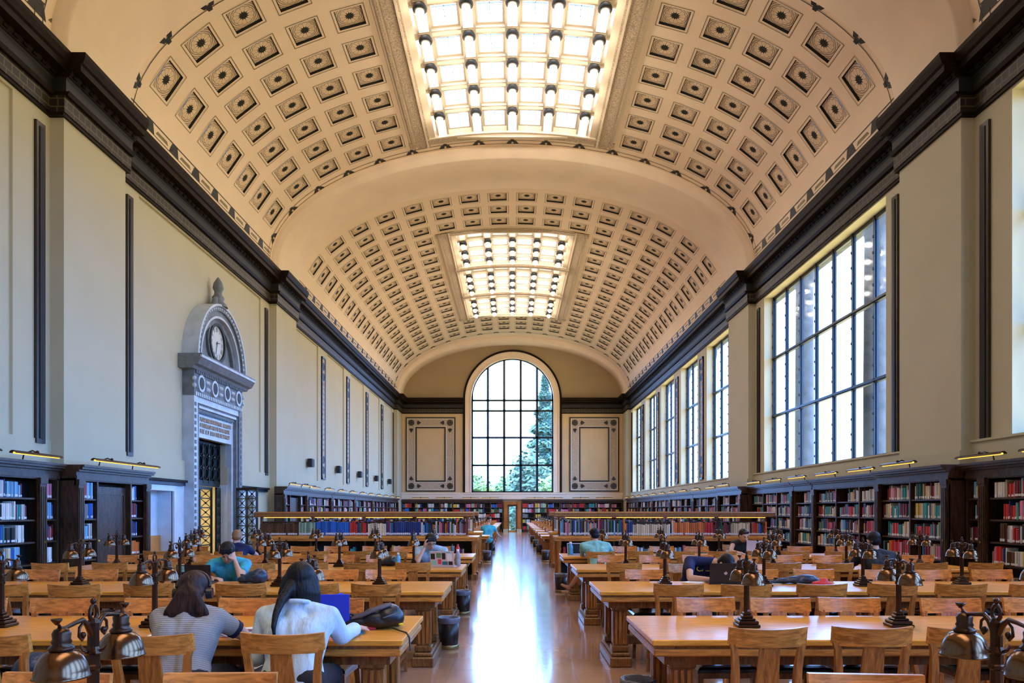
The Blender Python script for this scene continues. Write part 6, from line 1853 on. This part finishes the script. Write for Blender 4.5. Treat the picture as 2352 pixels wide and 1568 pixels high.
# pencil case
t = empty('pencil_case', 'blue zipped pencil case with red and yellow showing, between the seated people', 'pencil case', (-1.60, 4.98, TZ), R(-14))
g = MB(); rings = []
for i in range(9):
    q = -1 + 2 * i / 8; r = 0.032 * math.sqrt(max(0.08, 1 - q ** 4)); rings.append([(q * 0.105, 0.042 * math.cos(2 * PI * j / 14) * r / 0.032, 0.030 + r * 0.85 * math.sin(2 * PI * j / 14)) for j in range(14)])
g.loft(rings, 'petrol', True); g.obj('pouch', t)
g = MB(); g.cbox(-0.07, 0.05, -0.046, -0.036, 0.022, 0.040, 'yellow', 0.004); g.obj('window', t)
g = MB(); g.cbox(-0.10, -0.05, -0.02, 0.03, 0.045, 0.062, 'red', 0.005); g.obj('flap', t)
o = MB(); o.cbox(-0.015, 0.015, -0.008, 0.008, 0, 0.010, 'white', 0.003); tag(o.obj('eraser', None, (-1.60, 4.76, TZ), 0.4), 'small white eraser near the front edge of the left table', 'eraser')
# computer mouse under the hand
t = empty('computer_mouse', 'dark computer mouse under the hand of the denim-shirted person', 'mouse', (-0.985, 4.76, TZ), 0)
g = MB(); ellr = []
for i in range(8):
    a = PI / 2 * i / 7; ellr.append([(0.032 * math.cos(a) * math.cos(2 * PI * j / 16), 0.055 * math.cos(a) * math.sin(2 * PI * j / 16), 0.030 * math.sin(a)) for j in range(16)])
ellr[-1] = [(0.001 * math.cos(2 * PI * j / 16), 0.001 * math.sin(2 * PI * j / 16), 0.03) for j in range(16)]
g.loft(ellr, 'petrol', True); g.obj('shell', t)
g = MB(); g.cbox(-0.004, 0.004, 0.02, 0.04, 0.022, 0.031, 'black', 0.002); g.obj('wheel', t)
# backpacks
def backpack(label, loc, rz, sx, sy, sz, mk, seed, straps=True, accent=True):
    t = empty('backpack', label, 'backpack', loc, rz); r_ = random.Random(seed)
    g = MB(); ax = (Vector((1, 0, 0)), Vector((0, 1, 0)), Vector((0, 0, 1)))
    for (px, pz, rx, ry, rz_) in ((0.05, 0.42, 0.5, 0.9, 0.42), (0.45, 0.50, 0.5, 1.0, 0.50), (-0.45, 0.30, 0.42, 0.75, 0.30), (-0.8, 0.22, 0.25, 0.5, 0.22), (0.2, 0.3, 0.75, 0.95, 0.30), (0.75, 0.4, 0.26, 0.75, 0.38)):
        ellip(g, (px * sx, r_.uniform(-0.05, 0.05) * sy, pz * sz), ax, (rx * sx, ry * sy, rz_ * sz), 16, 10)
    b2 = fuse('bag_body', g, mk, 0.010, t, 3)
    g = MB()
    if straps:
        for s in (-1, 1):
            g.tube([(0.55 * sx, -0.55 * sy * (1 if s > 0 else 0.1), 0.98 * sz), (0.1 * sx, -0.75 * sy if s > 0 else -0.3 * sy, 0.84 * sz), (-0.4 * sx, -0.65 * sy if s > 0 else -0.2 * sy, 0.58 * sz), (-0.72 * sx, -0.45 * sy if s > 0 else 0, 0.46 * sz)], [0.010, 0.013, 0.012, 0.008], 'bag_grey', 8)
        g.obj('shoulder_strap', t)
    g = MB(); g.tube([(0.3 * sx, -0.93 * sy, 0.5 * sz), (0.62 * sx, -0.90 * sy, 0.62 * sz), (0.85 * sx, -0.5 * sy, 0.66 * sz)], 0.004, 'bag_grey', 6); g.obj('zip', t)
    g = MB(); g.tube([(-0.75 * sx, 0, 0.36 * sz), (-0.85 * sx, 0, 0.58 * sz), (-0.68 * sx, 0, 0.56 * sz)], 0.009, mk, 8); g.obj('grab_handle', t)
    if accent: g = MB(); g.cbox(0.80 * sx, 0.95 * sx, -0.62 * sy, -0.54 * sy, 0.15 * sz, 0.24 * sz, 'yellow', 0.003); g.obj('tab', t)
    return t
backpack('black backpack with grey straps lying on the aisle end of the first full left table', (-0.93, 4.98, TZ), R(10), 0.20, 0.13, 0.165, 'bag', 1)
o = MB(); o.tube([(-0.79, 4.86, TZ + 0.02), (-0.73, 4.80, TZ + 0.010), (-0.68, 4.74, TZ + 0.008), (-0.655, 4.71, TZ - 0.02), (-0.650, 4.70, 0.66)], [0.006, 0.005, 0.006, 0.007, 0.004], 'bag', 8)
tag(o.obj('webbing_strap'), 'black strap trailing off the corner of the first full left table', 'strap')
backpack('crumpled blue-black backpack beside the turquoise-shirted person', (-2.83, 8.06, TZ), R(-8), 0.16, 0.11, 0.16, 'bag_blue', 2, False, False)
backpack('black backpack beside the blue bottle on the third left table', (-1.78, 10.55, TZ), 0, 0.15, 0.12, 0.15, 'bag', 3, False, False)
backpack('dark blue bag on the second right table left of the red cloth', (3.05, 8.0, TZ), R(-6), 0.26, 0.10, 0.10, 'bag_blue', 4, False, False)
g = MB(); ax = (Vector((1, 0, 0)), Vector((0, 1, 0)), Vector((0, 0, 1)))
ellip(g, (0, 0, 0.03), ax, (0.10, 0.06, 0.03)); ellip(g, (0.03, 0.01, 0.055), ax, (0.05, 0.04, 0.03)); cap(g, (0.05, 0, 0.05), (0.12, -0.01, 0.015), 0.02, 0.012)
o = fuse('cloth', g, 'red', 0.008, None, 2); o.location = (3.22, 7.72, TZ - 0.002); tag(o, 'crumpled red cloth on the second right table', 'cloth')
# bottles
def bottle(label, x, y, r, h, mk, capm='white'):
    t = empty('water_bottle', label, 'bottle', (x, y, TZ))
    g = MB(); g.lathe([(r * 0.9, 0), (r, 0.01), (r, h * 0.35), (r * 0.86, h * 0.42), (r, h * 0.5), (r, h * 0.66), (r * 0.45, h * 0.84), (r * 0.42, h * 0.88)], (0, 0, 0), mk, 16); g.obj('body', t)
    g = MB(); g.lathe([(r * 0.5, h * 0.88), (r * 0.5, h * 0.98), (r * 0.4, h)], (0, 0, 0), capm, 12); g.obj('cap', t)
    return t
bottle('light blue water bottle on the third left table beside a black backpack', -1.60, 10.36, 0.034, 0.20, 'bottle')
bottle('light blue water bottle at the aisle end of the far right table', 1.02, 13.0, 0.045, 0.24, 'bottle')
bottle('orange-red drink bottle on the far left table near its aisle end', -0.97, 13.15, 0.035, 0.19, 'red', 'red')
bottle('dark blue flask standing left of the orange-red bottle', -1.07, 13.15, 0.03, 0.19, 'petrol', 'black')
bottle('tall clear grey tumbler at the right of the stickered laptop', -0.775, 10.5, 0.04, 0.24, 'greyst')
t = empty('hair_clip_headset', 'black rounded headset standing on the second left table beyond the ponytail', 'headset', (-3.72, 8.0, TZ))
t.name = 'headset'
g = MB(); g.tube([(0.07 * math.cos(PI * i / 12), 0, 0.09 + 0.08 * math.sin(PI * i / 12)) for i in range(13)], 0.012, 'black', 8); g.obj('headband', t)
for s in (-1, 1): g = MB(); g.tube([(s * 0.055, 0, 0.055), (s * 0.085, 0, 0.055)], [0.05, 0.045], 'black', 14); g.obj('ear_cup', t)
# stack of things by the near left lamp: mug/books
flat('book', 'thick book lying behind the second lamp on the first full left table', 'book', -2.37, 5.36, 0.1, 0.16, 0.22, 0.05, 'petrol', 'white')
g = MB(); g.lathe([(0.035, 0), (0.038, 0.01), (0.040, 0.09), (0.036, 0.09), (0.034, 0.015)], (0, 0, 0), 'white', 18); t = g.obj('paper_cup', None, (-2.42, 5.12, TZ)); tag(t, 'white paper cup beside the second lamp of the first full left table', 'cup')
for i, (x, y, lb) in enumerate(((2.78, 8.05, 'white paper beside the right lamp of the second right table'), (4.05, 13.4, 'open white magazine on the far right table left of the laptop'), (-2.95, 7.72, 'white sheet at the near edge of the second left table'), (2.0, 8.15, 'white sheet under the forearm of the bowed person'))):
    flat('paper_sheet', lb, 'paper', x, y, 0.3 * i, 0.24, 0.2, 0.004, 'white')
open_book('open book under the hands of the glasses-wearing person', -1.17, 10.62, 0.1, 0.34, 0.24)
# blue jacket over chair by the near left lamp
g = MB(); ax = (Vector((1, 0, 0)), Vector((0, 1, 0)), Vector((0, 0, 1)))
for (x, z, rx, rz_) in ((0, 0.14, 0.13, 0.12), (-0.08, 0.08, 0.10, 0.08), (0.09, 0.09, 0.09, 0.09), (0.0, 0.05, 0.16, 0.05)): ellip(g, (x, 0.02, z), ax, (rx, 0.12, rz_), 14, 8)
o = fuse('jacket', g, 'bag_blue', 0.012, None, 3); o.location = (-2.77, 4.28, 0.468); tag(o, 'dark blue jacket bundled on a chair behind the front lamp', 'jacket')

# ============================================================ outside
g = MB(); g.box(-160, 160, RX1 + 4, 300, -3.2, -3.0, 'lawn'); g.box(-6, 6, RX1 + 0.45, RX1 + 4.2, -0.2, 0.0, 'wallp'); tag(g.obj('ground'), 'grass and terrace outside the end window', None, None, 'structure')
g = MB(); g.box(9.6, 11.2, -14, 54, -3.2, -2.0, 'stone_ext'); tag(g.obj('ground'), 'grey stone plinth outside the window wall', None, None, 'structure')
for i, y in enumerate([10.8, 15.9, 21.0, 26.1, 31.9, 38.6, 44.3, 50.2]):
    g = MB(); g.lathe([(0.40, -2.0), (0.40, -1.6), (0.33, -1.4), (0.32, 5.0), (0.29, 9.3), (0.36, 9.6), (0.40, 10.3)], (0, 0, 0), 'stone_ext', 24)
    o = g.obj('stone_column', None, (10.3, y, 0)); tag(o, 'grey granite column outside the right windows, %s from the near end' % ORD[i], 'column', 'columns outside the right windows')
g = MB(); g.box(9.85, 11.2, -14, 54, 10.3, 11.4, 'stone_ext'); tag(g.obj('stone_entablature'), 'grey stone entablature carried by the columns outside', None, None, 'structure')
def leafcloud(g, c, rad, n, mk, r_, size=0.3, cone=False):
    for i in range(n):
        while True:
            p = Vector((r_.uniform(-1, 1), r_.uniform(-1, 1), r_.uniform(-1, 1)))
            if 0.45 < p.length < 1: break
        if cone:
            h = r_.random(); a = r_.uniform(0, 2 * PI); q = (1 - h) * (0.75 + 0.25 * math.sin(h * 60)) * r_.uniform(0.5, 1)
            p = Vector((q * math.cos(a), q * math.sin(a), h))
        p = Vector((p.x * rad[0], p.y * rad[1], p.z * rad[2])) + Vector(c)
        d = Vector((r_.uniform(-1, 1), r_.uniform(-1, 1), r_.uniform(-0.5, 0.5))).normalized() * size * r_.uniform(0.6, 1.3)
        e_ = d.orthogonal().normalized() * size * 0.5
        g.add([tuple(p - d), tuple(p + e_), tuple(p + d), tuple(p - e_)], [(0, 1, 2, 3)], mk)
def tree(name, label, x, y, z0, h, rad, mk, n, cone, seed, size=0.35):
    r_ = random.Random(seed); t = empty(name, label, 'tree', (x, y, z0))
    g = MB(); g.tube([(0, 0, 0), (0.1, 0, h * 0.4), (0, 0, h * 0.8)], [0.35, 0.25, 0.08], 'bark', 8); g.obj('trunk', t)
    g = MB()
    if cone: leafcloud(g, (0, 0, h * 0.12), (rad, rad, h * 0.88), n, mk, r_, size, True)
    else:
        for k_ in range(7):
            a = 2 * PI * k_ / 7; leafcloud(g, (rad * 0.5 * math.cos(a), rad * 0.5 * math.sin(a), h * (0.5 + 0.07 * (k_ % 3))), (rad * 0.6, rad * 0.6, h * 0.32), n // 7, mk, r_, size)
    g.obj('foliage', t)
    return t
tree('conifer_tree', 'tall blue-green conifer rising at the right of the end window', 3.6, 82, -3, 19.5, 4.8, 'leaf', 6500, True, 1, 0.42)
tree('leafy_tree', 'blue-green leafy tree beside the conifer in the end window', 1.9, 76, -3, 11.5, 2.6, 'leaf', 2200, False, 2, 0.36)
tree('leafy_tree', 'low light green tree at the lower left of the end window', -3.6, 78, -3, 9.0, 2.3, 'leaf2', 1500, False, 3, 0.34)
tree('leafy_tree', 'low green tree at the middle of the end window bottom', -0.8, 88, -3, 9.0, 2.4, 'leaf2', 1300, False, 4, 0.38)
tree('leafy_tree', 'green tree at the right bottom of the end window', 3.9, 70, -3, 8.6, 1.9, 'leaf2', 1200, False, 5, 0.3)
tree('leafy_tree', 'pale distant tree at the left edge of the end window', -5.4, 95, -3, 9.5, 2.2, 'leaf', 1000, False, 6, 0.36)
